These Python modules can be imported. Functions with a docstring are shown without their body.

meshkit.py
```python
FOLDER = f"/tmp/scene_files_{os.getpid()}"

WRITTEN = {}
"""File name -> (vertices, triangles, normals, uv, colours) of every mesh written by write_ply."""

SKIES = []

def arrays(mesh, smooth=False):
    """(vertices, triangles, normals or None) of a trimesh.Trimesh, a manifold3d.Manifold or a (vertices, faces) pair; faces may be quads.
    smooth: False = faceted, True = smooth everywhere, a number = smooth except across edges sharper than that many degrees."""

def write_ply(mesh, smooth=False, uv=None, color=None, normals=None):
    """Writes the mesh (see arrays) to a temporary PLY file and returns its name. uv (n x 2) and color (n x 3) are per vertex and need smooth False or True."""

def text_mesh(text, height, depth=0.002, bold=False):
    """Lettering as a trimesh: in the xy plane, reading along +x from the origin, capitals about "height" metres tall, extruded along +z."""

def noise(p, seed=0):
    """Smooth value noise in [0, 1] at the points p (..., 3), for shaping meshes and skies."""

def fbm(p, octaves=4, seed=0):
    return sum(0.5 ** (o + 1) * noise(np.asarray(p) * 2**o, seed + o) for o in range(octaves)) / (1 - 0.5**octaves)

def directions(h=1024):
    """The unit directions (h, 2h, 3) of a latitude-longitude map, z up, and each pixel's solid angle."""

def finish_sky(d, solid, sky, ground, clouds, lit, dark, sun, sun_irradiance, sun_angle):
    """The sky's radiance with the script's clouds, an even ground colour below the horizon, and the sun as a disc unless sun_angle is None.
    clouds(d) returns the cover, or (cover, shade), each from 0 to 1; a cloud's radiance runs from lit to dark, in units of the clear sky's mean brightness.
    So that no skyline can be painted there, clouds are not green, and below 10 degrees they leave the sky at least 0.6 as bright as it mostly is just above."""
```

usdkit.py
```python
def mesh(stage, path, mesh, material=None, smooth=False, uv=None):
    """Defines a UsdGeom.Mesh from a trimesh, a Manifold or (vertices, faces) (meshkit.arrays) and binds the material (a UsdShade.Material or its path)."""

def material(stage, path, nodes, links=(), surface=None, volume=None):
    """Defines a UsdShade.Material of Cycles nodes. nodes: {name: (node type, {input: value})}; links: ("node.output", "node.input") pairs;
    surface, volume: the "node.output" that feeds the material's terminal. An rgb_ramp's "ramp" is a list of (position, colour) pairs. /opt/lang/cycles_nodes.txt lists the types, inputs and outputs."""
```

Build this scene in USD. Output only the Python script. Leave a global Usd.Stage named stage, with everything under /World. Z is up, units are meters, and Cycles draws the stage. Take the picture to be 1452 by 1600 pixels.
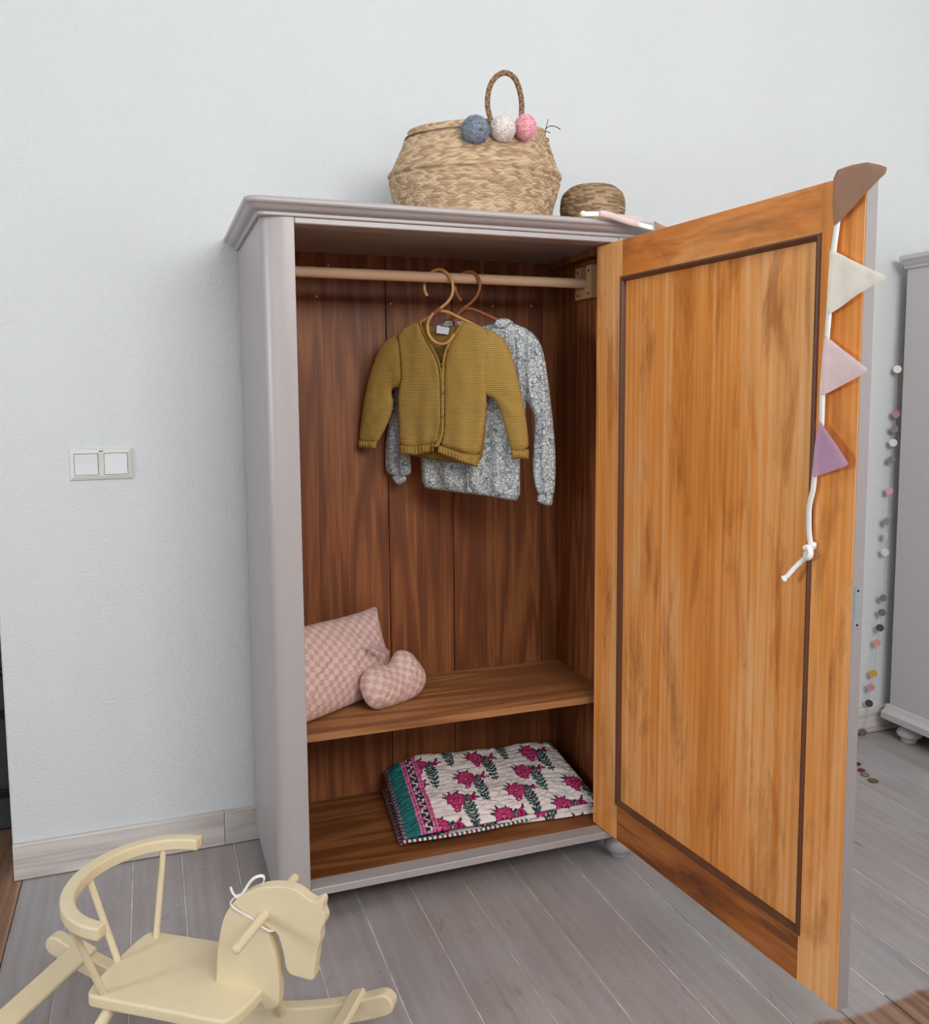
import math, numpy as np, trimesh, usdkit, meshkit
from pxr import Usd, UsdGeom, UsdLux, UsdShade, Gf, Sdf, Vt
from shapely.geometry import Polygon, Point, LineString
import shapely
from scipy.spatial import Delaunay
from scipy.interpolate import splprep, splev

stage = Usd.Stage.CreateInMemory()
UsdGeom.SetStageUpAxis(stage, "Z"); UsdGeom.SetStageMetersPerUnit(stage, 1.0)
UsdGeom.Xform.Define(stage, "/World"); UsdGeom.Scope.Define(stage, "/World/Looks")
PI = math.pi

# ------------------------------------------------------------------ camera
F, PCX, PCY = 1364.44, 725.18, 752.70
yaw, pitch, roll = np.radians([19.8588, -5.5045, -0.4071])
CAM = np.array([-0.087, -2.4436, 1.2448])
fwd = np.array([np.sin(yaw)*np.cos(pitch), np.cos(yaw)*np.cos(pitch), np.sin(pitch)])
rgt = np.array([np.cos(yaw), -np.sin(yaw), 0]); upv = np.cross(rgt, fwd)
rr = rgt*np.cos(roll)+upv*np.sin(roll); uu = -rgt*np.sin(roll)+upv*np.cos(roll)
cam = UsdGeom.Camera.Define(stage, "/World/camera")
cam.AddTransformOp().Set(Gf.Matrix4d(*[float(x) for x in (*rr, 0, *uu, 0, *(-fwd), 0, *CAM, 1)]))
cam.CreateHorizontalApertureAttr(36.0); cam.CreateVerticalApertureAttr(36.0*1600/1452)
cam.CreateFocalLengthAttr(F*36.0/1452)
cam.CreateHorizontalApertureOffsetAttr((726-PCX)*36/1452)
cam.CreateVerticalApertureOffsetAttr((PCY-800)*36/1452)
cam.CreateClippingRangeAttr((0.05, 100.0))
EXPOSURE = 0.0
cam.CreateExposureAttr(EXPOSURE)

# ------------------------------------------------------------------ daylight through the room's windows
def rect_light(name, pos, size, aim, power, col):
    L = UsdLux.RectLight.Define(stage, "/World/"+name)
    L.CreateWidthAttr(size[0]); L.CreateHeightAttr(size[1]); L.CreateIntensityAttr(power)
    L.CreateColorAttr(Gf.Vec3f(*col)); L.CreateNormalizeAttr(False)
    z = -np.array(aim, float); z /= np.linalg.norm(z); x = np.cross([0, 0, 1.0], z); x /= np.linalg.norm(x); y = np.cross(z, x)
    L.AddTransformOp().Set(Gf.Matrix4d(*[float(q) for q in (*x, 0, *y, 0, *z, 0, *pos, 1)]))
X0, X1, Y0, ZC = -3.4, 3.9, -3.8, 3.4          # room
WINDOWS = [  # side, a0, a1, z0, z1, radiance, colour
    ('front', 0.0, 2.3, 2.0, 3.3, 11.0, (1.0, 0.992, 0.97)),      # tall upper window behind the camera
    ('front', -2.7, -1.2, 0.85, 2.45, 3.4, (0.97, 0.985, 1.0)),
    ('front', 2.65, 3.6, 0.85, 2.45, 4.5, (1.0, 0.99, 0.97)),
    ('left', -2.15, -1.45, 1.05, 2.05, 31.0, (0.88, 0.94, 1.0)),
]
for i, (side, a0, a1, z0, z1, pw, col) in enumerate(WINDOWS):
    m, zc = (a0+a1)/2, (z0+z1)/2
    pos, aim = ((m, Y0-0.06, zc), (0, 1, 0)) if side == 'front' else ((X0-0.06, m, zc), (1, 0, 0))
    rect_light("window_daylight" + ("_%03d" % i if i else ""), pos, (a1-a0-.1, z1-z0-.1), aim, pw, col)

# ------------------------------------------------------------------ helpers
used = {}
def numbered(path):
    if path not in used:
        used[path] = 0; return path
    used[path] += 1
    return "%s_%03d" % (path, used[path])
class Node:
    pass
def lin(h):
    if not isinstance(h, str): return h
    h = h.lstrip('#'); v = np.array([int(h[i:i+2], 16) for i in (0, 2, 4)])/255.0
    return tuple(np.where(v <= .04045, v/12.92, ((v+.055)/1.055)**2.4))
def tag(p, **kw):
    for k, v in kw.items():
        if v: p.SetCustomDataByKey(k, v)
def thing(name, origin=(0, 0, 0), rz=0.0, label=None, category=None, group=None, kind=None):
    n = Node(); n.path = numbered("/World/"+name); x = UsdGeom.Xform.Define(stage, n.path)
    x.AddTranslateOp().Set(Gf.Vec3d(*map(float, origin)))
    if rz: x.AddRotateZOp().Set(math.degrees(rz))
    c, s = math.cos(rz), math.sin(rz)
    n.o = np.array(origin, float); n.R = np.array([[c, s, 0], [-s, c, 0], [0, 0, 1]])
    n.prim = x.GetPrim(); tag(n.prim, label=label, category=category, group=group, kind=kind)
    return n
def part_group(name, parent, label=None):
    n = Node(); n.path = numbered(parent.path+"/"+name); x = UsdGeom.Xform.Define(stage, n.path)
    n.o, n.R, n.prim = parent.o, parent.R, x.GetPrim(); tag(n.prim, label=label)
    return n
def obj(name, mesh, mat, parent=None, smooth=False, uv=None, color=None, local=False, **tags):
    """mesh in WORLD coordinates (or the thing's own when local)."""
    v, f, nrm = meshkit.arrays(mesh, smooth)
    path = numbered((parent.path if parent else "/World")+"/"+name)
    if parent is not None and not local:
        v = (np.asarray(v)-parent.o) @ parent.R.T
        if nrm is not None: nrm = nrm @ parent.R.T
    m = UsdGeom.Mesh.Define(stage, path)
    m.CreatePointsAttr(Vt.Vec3fArray.FromNumpy(np.ascontiguousarray(v, np.float32)))
    m.CreateFaceVertexCountsAttr(Vt.IntArray.FromNumpy(np.full(len(f), 3, np.int32)))
    m.CreateFaceVertexIndicesAttr(Vt.IntArray.FromNumpy(np.ascontiguousarray(f, np.int32).ravel()))
    m.CreateSubdivisionSchemeAttr("none")
    if nrm is not None:
        m.CreateNormalsAttr(Vt.Vec3fArray.FromNumpy(np.ascontiguousarray(nrm, np.float32))); m.SetNormalsInterpolation("vertex")
    if uv is not None:
        UsdGeom.PrimvarsAPI(m).CreatePrimvar("st", Sdf.ValueTypeNames.TexCoord2fArray, "vertex").Set(Vt.Vec2fArray.FromNumpy(np.asarray(uv, np.float32)))
    if color is not None:
        UsdGeom.PrimvarsAPI(m).CreatePrimvar("tint", Sdf.ValueTypeNames.Color3fArray, "vertex").Set(Vt.Vec3fArray.FromNumpy(np.asarray(color, np.float32)))
    UsdShade.MaterialBindingAPI.Apply(m.GetPrim()).Bind(UsdShade.Material.Get(stage, mat) if isinstance(mat, str) else mat)
    tag(m.GetPrim(), **tags)
    n = Node(); n.path, n.prim = path, m.GetPrim()
    n.o, n.R = (parent.o, parent.R) if parent else (np.zeros(3), np.eye(3))
    return n
cat = trimesh.util.concatenate
def bx(x0, x1, y0, y1, z0, z1, b=0.0015):
    b = min(b, .45*min(x1-x0, y1-y0, z1-z0))
    if b <= 0: 
        m = trimesh.creation.box((x1-x0, y1-y0, z1-z0)); m.apply_translation(((x0+x1)/2, (y0+y1)/2, (z0+z1)/2)); return m
    P = []
    for sx in (0, 1):
        for sy in (0, 1):
            for sz in (0, 1):
                c = np.array([(x0, x1)[sx], (y0, y1)[sy], (z0, z1)[sz]]); d = np.array([1-2*sx, 1-2*sy, 1-2*sz])*b
                for k in range(3):
                    e = d.copy(); e[k] = 0; P.append(c+e)
    return trimesh.convex.convex_hull(np.array(P))
def frame_box(o, e, w, s0, s1, w0, w1, z0, z1, b=.0015):
    """box in a frame: o + s*e + w*n + z"""
    m = bx(s0, s1, w0, w1, z0, z1, b)
    v = m.vertices; V = o+v[:, :1]*e+v[:, 1:2]*w+v[:, 2:]*np.array([0, 0, 1.0])
    f = m.faces if np.cross(e, w)[2] > 0 else m.faces[:, ::-1]
    return trimesh.Trimesh(V, f, process=False)
def spline(P, n=60, closed=False, s=0.0):
    P = np.asarray(P, float)
    if closed: P = np.vstack([P, P[:1]])
    k = min(3, len(P)-1)
    tck, _ = splprep(P.T, s=s, per=closed, k=k)
    u = np.linspace(0, 1, n, endpoint=not closed)
    return np.array(splev(u, tck)).T
def tube(P, r, sides=10, caps=True, flat=1.0, upref=None):
    P = np.asarray(P, float); n = len(P); r = np.broadcast_to(r, (n,)).astype(float)
    T = np.gradient(P, axis=0); T /= np.linalg.norm(T, axis=1, keepdims=True)+1e-12
    ref = np.array(upref if upref is not None else ([0, 0, 1.0] if abs(T[0][2]) < .9 else [1.0, 0, 0]), float)
    A = np.zeros_like(P); a = ref-(ref@T[0])*T[0]; a /= np.linalg.norm(a)
    for i in range(n):
        a = a-(a@T[i])*T[i]; a /= np.linalg.norm(a)+1e-12; A[i] = a
    B = np.cross(T, A); an = np.arange(sides)*2*PI/sides
    V = P[:, None]+r[:, None, None]*(np.cos(an)[None, :, None]*A[:, None]+flat*np.sin(an)[None, :, None]*B[:, None])
    V = V.reshape(-1, 3); Fc = []
    for i in range(n-1):
        j = np.arange(sides); k = (j+1) % sides
        Fc += [np.stack([i*sides+j, i*sides+k, (i+1)*sides+k], 1), np.stack([i*sides+j, (i+1)*sides+k, (i+1)*sides+j], 1)]
    if caps:
        V = np.vstack([V, P[0]-T[0]*r[0]*.25, P[-1]+T[-1]*r[-1]*.25]); j = np.arange(sides); k = (j+1) % sides; c0, c1 = len(V)-2, len(V)-1
        Fc += [np.stack([np.full(sides, c0), k, j], 1), np.stack([np.full(sides, c1), (n-1)*sides+j, (n-1)*sides+k], 1)]
    return trimesh.Trimesh(V, np.vstack(Fc), process=False)
def dowel(a, b, r, sides=16, ch=.0015):
    a, b = np.array(a, float), np.array(b, float); L = np.linalg.norm(b-a); t = (b-a)/L
    P = [a, a+t*ch, b-t*ch, b]
    m = tube(P, [r-ch, r, r, r-ch], sides); return m
def lathe(prof, n=32, c=(0, 0, 0), sx=1.0, sy=1.0):
    prof = np.asarray(prof, float); an = np.arange(n)*2*PI/n; m = len(prof)
    V = np.stack([prof[:, :1]*np.cos(an)*sx, prof[:, :1]*np.sin(an)*sy, np.repeat(prof[:, 1:], n, 1)], -1).reshape(-1, 3)+np.array(c)
    Fc = []
    for i in range(m-1):
        j = np.arange(n); k = (j+1) % n
        Fc += [np.stack([i*n+j, i*n+k, (i+1)*n+k], 1), np.stack([i*n+j, (i+1)*n+k, (i+1)*n+j], 1)]
    return trimesh.Trimesh(V, np.vstack(Fc), process=False)
def loft(loops, capped=True):
    """loops: (k, n, 3), outward with counterclockwise loops going up"""
    L = np.asarray(loops, float); k, n, _ = L.shape; V = L.reshape(-1, 3); Fc = []
    for i in range(k-1):
        j = np.arange(n); q = (j+1) % n
        Fc += [np.stack([i*n+j, i*n+q, (i+1)*n+q], 1), np.stack([i*n+j, (i+1)*n+q, (i+1)*n+j], 1)]
    if capped:
        V = np.vstack([V, L[0].mean(0), L[-1].mean(0)]); j = np.arange(n); q = (j+1) % n
        Fc += [np.stack([np.full(n, k*n), q, j], 1), np.stack([np.full(n, k*n+1), (k-1)*n+j, (k-1)*n+q], 1)]
    return trimesh.Trimesh(V, np.vstack(Fc), process=False)
def resample(pts, step):
    ls = LineString(list(pts)+[pts[0]]); n = max(8, int(ls.length/step))
    return np.array([ls.interpolate(i/n, normalized=True).coords[0] for i in range(n)])
def plate(pts, h0, h1, b=.003, step=.006, steps=3):
    """outline (u,v) extruded along w from h0 to h1 with rounded edges -> trimesh in (u,v,w)"""
    P = resample(pts, step)
    if Polygon(P).exterior.is_ccw is False: P = P[::-1]
    T = np.roll(P, -1, 0)-np.roll(P, 1, 0); T /= np.linalg.norm(T, axis=1, keepdims=True)+1e-12
    N = np.stack([-T[:, 1], T[:, 0]], 1)     # inward for ccw
    loops = []
    for k in range(steps+1):
        a = PI/2*k/steps; loops.append((b*(1-math.sin(a)), h0+b*(1-math.cos(a))))
    loops += [(i, h0+h1-w) for i, w in loops[::-1]]
    V = np.vstack([np.column_stack([P+N*i, np.full(len(P), w)]) for i, w in loops]); n = len(P); Fc = []
    for i in range(len(loops)-1):
        j = np.arange(n); q = (j+1) % n
        Fc += [np.stack([i*n+j, i*n+q, (i+1)*n+q], 1), np.stack([i*n+j, (i+1)*n+q, (i+1)*n+j], 1)]
    import mapbox_earcut as earcut
    cap = earcut.triangulate_float64(P+N*b, np.array([n], np.uint32)).reshape(-1, 3).astype(int)
    a2 = np.cross(P[cap[:, 1]]-P[cap[:, 0]], P[cap[:, 2]]-P[cap[:, 0]])
    cap = np.where((a2 < 0)[:, None], cap[:, ::-1], cap)
    Fc += [cap[:, ::-1], cap+(len(loops)-1)*n]
    return trimesh.Trimesh(V, np.vstack(Fc), process=False)
def to_frame(m, o, e1, e2, e3):
    v = np.asarray(m.vertices); V = np.array(o)+v[:, :1]*np.array(e1)+v[:, 1:2]*np.array(e2)+v[:, 2:]*np.array(e3)
    f = m.faces if np.dot(np.cross(e1, e2), e3) > 0 else np.asarray(m.faces)[:, ::-1]
    return trimesh.Trimesh(V, f, process=False)
def smooth_outline(pts, it=2, close=True):
    P = np.asarray(pts, float)
    for _ in range(it):
        Q = np.roll(P, -1, 0); P = np.stack([.75*P+.25*Q, .25*P+.75*Q], 1).reshape(-1, 2)
    return P
def puff(pts, T, R, res, back=.6, fold=None, power=.5, flatback=None):
    """soft closed cushion-like body over an outline; returns (mesh in (u,v,w), uv)"""
    P = resample(pts, res); poly = Polygon(P)
    if not poly.is_valid: poly = poly.buffer(0)
    x0, y0, x1, y1 = poly.bounds
    gx, gy = np.meshgrid(np.arange(x0, x1, res), np.arange(y0, y1, res*.87)); gx = gx+(np.arange(gx.shape[0]) % 2)[:, None]*res/2
    G = np.column_stack([gx.ravel(), gy.ravel()]); inner = poly.buffer(-res*.55)
    G = G[shapely.contains_xy(inner, G[:, 0], G[:, 1])]
    A = np.vstack([P, G]); tri = Delaunay(A).simplices; c = A[tri].mean(1)
    tri = tri[shapely.contains_xy(poly, c[:, 0], c[:, 1])]
    ar = np.cross(A[tri[:, 1]]-A[tri[:, 0]], A[tri[:, 2]]-A[tri[:, 0]]); tri = tri[np.abs(ar) > 1e-10]; ar = ar[np.abs(ar) > 1e-10]
    tri = np.where((ar < 0)[:, None], tri[:, ::-1], tri)
    d = shapely.distance(poly.exterior, shapely.points(A)); d[:len(P)] = 0
    t = np.clip(d/R, 0, 1); h = (1-(1-t)**2)**power
    wf = T*h; wb = -T*back*h
    off = fold(A[:, 0], A[:, 1], t) if fold else 0
    V = np.vstack([np.column_stack([A, wf+off]), np.column_stack([A, wb+off])])
    n = len(A); bt = tri[:, ::-1].copy(); bt = np.where(bt < len(P), bt, bt+n)
    m = trimesh.Trimesh(V, np.vstack([tri, bt]), process=False)
    return m, np.vstack([A, A])
def vnoise(u, v, s, seed=0, oct=3):
    return meshkit.fbm(np.column_stack([np.ravel(u)*s, np.ravel(v)*s, np.full(np.size(u), seed*3.7)]), oct, seed)-.5

# ------------------------------------------------------------------ materials
MAT = {}
def material(name, nodes, links, surface="p.BSDF"):
    MAT[name] = usdkit.material(stage, "/World/Looks/"+name, nodes, links, surface=surface); return MAT[name]
def paint(name, col, rough=.45, var=.06, scale=6, bump=.0, bscale=200, spec=.4, dist=.001, stretch=(1, 1, 1)):
    c = np.array(lin(col)); 
    nodes = {"g": ("geometry", {}), "map": ("mapping", {"scale": stretch}), "n": ("noise_texture", {"scale": scale, "detail": 4.0}),
             "r": ("rgb_ramp", {"ramp": [(.3, tuple(c*(1-var))), (.7, tuple(np.minimum(c*(1+var), 1)))]}),
             "n2": ("noise_texture", {"scale": bscale, "detail": 2.0}), "b": ("bump", {"strength": bump, "distance": dist}),
             "p": ("principled_bsdf", {"roughness": rough, "specular_ior_level": spec})}
    links = [("g.position", "map.vector"), ("map.vector", "n.vector"), ("n.fac", "r.fac"), ("r.color", "p.base_color"), ("g.position", "n2.vector")]
    if bump: links += [("n2.fac", "b.height"), ("b.normal", "p.normal")]
    return material(name, nodes, links)
def wood(name, dark, mid, light, axis='z', across=1.0, ring=22., rough=.4, knots=.05, streak=.35, blotch=.35, spec=.4, bump=.3, coat=0., kscale=3.2, ringamt=.4, stain=0.0):
    st = {'x': (.09, 1, 1), 'y': (1, .09, 1), 'z': (1, 1, .09)}[axis]
    st2 = {'x': (.02, 1, 1), 'y': (1, .02, 1), 'z': (1, 1, .02)}[axis]
    st3 = {'x': (.3, 1, 1), 'y': (1, .3, 1), 'z': (1, 1, .3)}[axis]
    D, M_, Lc = (np.array(lin(q)) for q in (dark, mid, light))
    nodes = {"g": ("geometry", {}), "oi": ("object_info", {}), "m1": ("math", {"math_type": "multiply", "value2": 23.7}),
             "cx": ("combine_xyz", {}), "add": ("vector_math", {"math_type": "add"}),
             "mapA": ("mapping", {"scale": st}), "mapB": ("mapping", {"scale": st2}), "mapC": ("mapping", {"scale": st3}),
             "nA": ("noise_texture", {"scale": 2.6*across, "detail": 2.0, "distortion": .4}),
             "rm": ("math", {"math_type": "multiply", "value2": ring}), "rs": ("math", {"math_type": "sine"}),
             "rr": ("map_range", {"from_min": -1.0, "from_max": 1.0, "to_min": 0.0, "to_max": 1.0}),
             "nB": ("noise_texture", {"scale": 70.0*across, "detail": 3.0}),
             "nC": ("noise_texture", {"scale": 5.0, "detail": 5.0, "roughness": .6}),
             "w1": ("math", {"math_type": "multiply", "value2": ringamt}), "w2": ("math", {"math_type": "multiply_add", "value2": streak}),
             "w3": ("math", {"math_type": "multiply_add", "value2": blotch}),
             "ramp": ("rgb_ramp", {"ramp": [(.12, tuple(D)), (.5*(ringamt+streak+blotch), tuple(M_)), (.92*(ringamt+streak+blotch)*.85, tuple(Lc))]}),
             "vk": ("voronoi_texture", {"scale": kscale, "randomness": 1.0}), "kr": ("map_range", {"from_min": .02, "from_max": max(knots, .03), "to_min": 1.0, "to_max": 0.0, "clamp": True}),
             "km": ("mix", {"mix_type": "mix", "color2": tuple(D*.35)}),
             "mapS": ("mapping", {"scale": {'x': (.25, 1, 1), 'y': (1, .25, 1), 'z': (1, 1, .25)}[axis]}), "nS": ("noise_texture", {"scale": 13.0, "detail": 6.0, "roughness": .62, "distortion": .45}),
             "sr": ("map_range", {"from_min": .52, "from_max": .70, "to_min": 0.0, "to_max": stain, "clamp": True}), "sm": ("mix", {"color2": tuple(D*.75)}),
             "mapT": ("mapping", {"scale": {'x': (.06, 1, 1), 'y': (1, .06, 1), 'z': (1, 1, .06)}[axis]}), "nT": ("noise_texture", {"scale": 38.0, "detail": 3.0}),
             "tr": ("map_range", {"from_min": .60, "from_max": .74, "to_min": 0.0, "to_max": stain*.8, "clamp": True}), "tm": ("mix", {"color2": tuple(D*.7)}),
             "b": ("bump", {"strength": bump, "distance": .0006}),
             "p": ("principled_bsdf", {"roughness": rough, "specular_ior_level": spec, "coat_weight": coat, "coat_roughness": .25})}
    links = [("oi.random", "m1.value1"), ("m1.value", "cx.x"), ("m1.value", "cx.y"), ("m1.value", "cx.z"), ("g.position", "add.vector1"), ("cx.vector", "add.vector2"),
             ("add.vector", "mapA.vector"), ("add.vector", "mapB.vector"), ("add.vector", "mapC.vector"), ("mapA.vector", "nA.vector"),
             ("nA.fac", "rm.value1"), ("rm.value", "rs.value1"), ("rs.value", "rr.value"), ("mapB.vector", "nB.vector"), ("mapC.vector", "nC.vector"),
             ("rr.result", "w1.value1"), ("nB.fac", "w2.value1"), ("w1.value", "w2.value3"), ("nC.fac", "w3.value1"), ("w2.value", "w3.value3"), ("w3.value", "ramp.fac"),
             ("mapC.vector", "vk.vector"), ("vk.distance", "kr.value"), ("kr.result", "km.fac"), ("ramp.color", "km.color1"),
             ("nB.fac", "b.height"), ("b.normal", "p.normal")]
    if stain: links += [("add.vector", "mapS.vector"), ("mapS.vector", "nS.vector"), ("nS.fac", "sr.value"), ("sr.result", "sm.fac"), ("km.color", "sm.color1"), ("add.vector", "mapT.vector"), ("mapT.vector", "nT.vector"), ("nT.fac", "tr.value"), ("tr.result", "tm.fac"), ("sm.color", "tm.color1"), ("tm.color", "p.base_color")]
    else:
        links += [("km.color", "p.base_color")]
        for k in ("mapS", "nS", "sr", "sm", "mapT", "nT", "tr", "tm"): nodes.pop(k)
    return material(name, nodes, links)
def fabric(name, col, rough=.9, scale=900, bump=.25, var=.05, sheen=.15):
    c = np.array(lin(col))
    return material(name, {"g": ("geometry", {}), "n": ("noise_texture", {"scale": scale, "detail": 1.0}), "n2": ("noise_texture", {"scale": 30.0}),
        "r": ("rgb_ramp", {"ramp": [(.3, tuple(c*(1-var))), (.7, tuple(np.minimum(c*(1+var), 1)))]}), "b": ("bump", {"strength": bump, "distance": .0008}),
        "p": ("principled_bsdf", {"roughness": rough, "specular_ior_level": .15, "sheen_weight": sheen, "sheen_tint": tuple(c)})},
        [("g.position", "n.vector"), ("g.position", "n2.vector"), ("n2.fac", "r.fac"), ("r.color", "p.base_color"), ("n.fac", "b.height"), ("b.normal", "p.normal")])
def tinted(name, rough=.8, spec=.2, bscale=600, bump=.2):
    return material(name, {"a": ("attribute", {"attribute": "tint"}), "g": ("geometry", {}), "n": ("noise_texture", {"scale": bscale, "detail": 2.0}),
        "b": ("bump", {"strength": bump, "distance": .0008}), "p": ("principled_bsdf", {"roughness": rough, "specular_ior_level": spec})},
        [("a.color", "p.base_color"), ("g.position", "n.vector"), ("n.fac", "b.height"), ("b.normal", "p.normal")])

paint("wall_paint", "#d3d6d8", rough=.8, var=.015, scale=2.5, bump=.7, bscale=150, spec=.2, dist=.003)
paint("ceiling_paint", "#eceeee", rough=.9, var=.01)
paint("wardrobe_paint", "#aba4a4", rough=.34, var=.015, scale=8, bump=.05, bscale=120, spec=.5)
paint("wardrobe_paint_plain", "#cac6c7", rough=.4, var=.015, scale=8, spec=.4)
paint("edge_paint", "#989192", rough=.4, var=.02, scale=8, spec=.4)  # wardrobe grey darkened: shade on the door's free edge put into the colour
paint("switch_ivory", "#d3d3ce", rough=.3, var=.01)
paint("switch_white", "#dfe2e4", rough=.15, var=.005, spec=.6)
paint("ink", "#1c1c1c", rough=.6, var=.02)
paint("gap_dark", "#15110f", rough=.9, var=.1)
paint("horse_paint", "#dfd0ae", rough=.55, var=.02, scale=25, bump=.12, bscale=350, spec=.35, stretch=(1, 1, .4))
paint("lock_steel", "#8f979b", rough=.35, var=.1, scale=60)
paint("cabinet_dark", "#3b403d", rough=.6, var=.12, scale=9)
paint("black_metal", "#0c0c0d", rough=.4, var=.05)
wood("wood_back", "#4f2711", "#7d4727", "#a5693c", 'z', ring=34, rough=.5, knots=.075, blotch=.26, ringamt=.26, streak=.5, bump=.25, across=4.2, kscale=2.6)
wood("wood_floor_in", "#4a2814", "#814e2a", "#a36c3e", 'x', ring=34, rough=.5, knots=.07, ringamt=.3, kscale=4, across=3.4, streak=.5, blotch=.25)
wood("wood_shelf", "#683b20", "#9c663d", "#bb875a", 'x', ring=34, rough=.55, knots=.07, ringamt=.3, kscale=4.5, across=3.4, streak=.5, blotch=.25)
wood("wood_door_z", "#a85213", "#ee9a4a", "#ffd096", 'z', ring=16, rough=.36, knots=.03, ringamt=.2, streak=.62, blotch=.62, coat=.2, spec=.4, stain=.6, across=1.3)
wood("wood_door_y", "#9c4c12", "#e69044", "#fac486", 'y', ring=16, rough=.36, knots=.03, ringamt=.22, streak=.4, blotch=.75, coat=.2, spec=.4, stain=.55)
wood("wood_door_low", "#5c2809", "#a55a20", "#d8934e", 'y', ring=16, rough=.36, knots=.03, ringamt=.2, streak=.45, blotch=.8, coat=.2, spec=.4, stain=.8)
wood("wood_mould", "#4f3021", "#6f4833", "#855b42", 'z', ring=10, rough=.4, knots=.03, bump=.2)
wood("wood_rod", "#c09a7c", "#dab797", "#e6c8aa", 'x', ring=12, rough=.5, knots=.02, bump=.1, ringamt=.2)
wood("wood_bracket", "#a87f58", "#c39a70", "#d3ad84", 'z', ring=12, rough=.6, knots=.02, bump=.1)
wood("rattan_light", "#b27e43", "#cf9f62", "#dfb87f", 'z', ring=10, rough=.4, knots=.02, bump=.1)
wood("rattan_dark", "#7d4527", "#9d5f3c", "#b5764f", 'z', ring=10, rough=.4, knots=.02, bump=.1)
wood("wood_base", "#978d87", "#c8c1bc", "#dad4d0", 'x', ring=60, rough=.6, knots=.05, ringamt=.22, kscale=6, streak=.6, blotch=.15, across=2.2)
fabric("rope_white", "#f4f2ee"); fabric("flag_brown", "#a5826c"); fabric("flag_ivory", "#fbf4e6"); fabric("flag_pink", "#f4dbdc")
fabric("flag_lavender", "#d0a6c4"); fabric("flag_dusty", "#d9c3bf"); fabric("label_white", "#d8dbe2"); fabric("strap_mauve", "#b3939a")
fabric("ribbon_white", "#f0eee8")
tinted("straw", rough=.6, spec=.3, bscale=500, bump=.4); tinted("print_cloth", rough=.85, spec=.12); tinted("disc_paper", rough=.7)
fabric("pompom_grey", "#8b94a2", rough=1, bump=.6, var=.15); fabric("pompom_white", "#e9e0dd", rough=1, bump=.6); fabric("pompom_pink", "#f6b9c5", rough=1, bump=.6)

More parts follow.
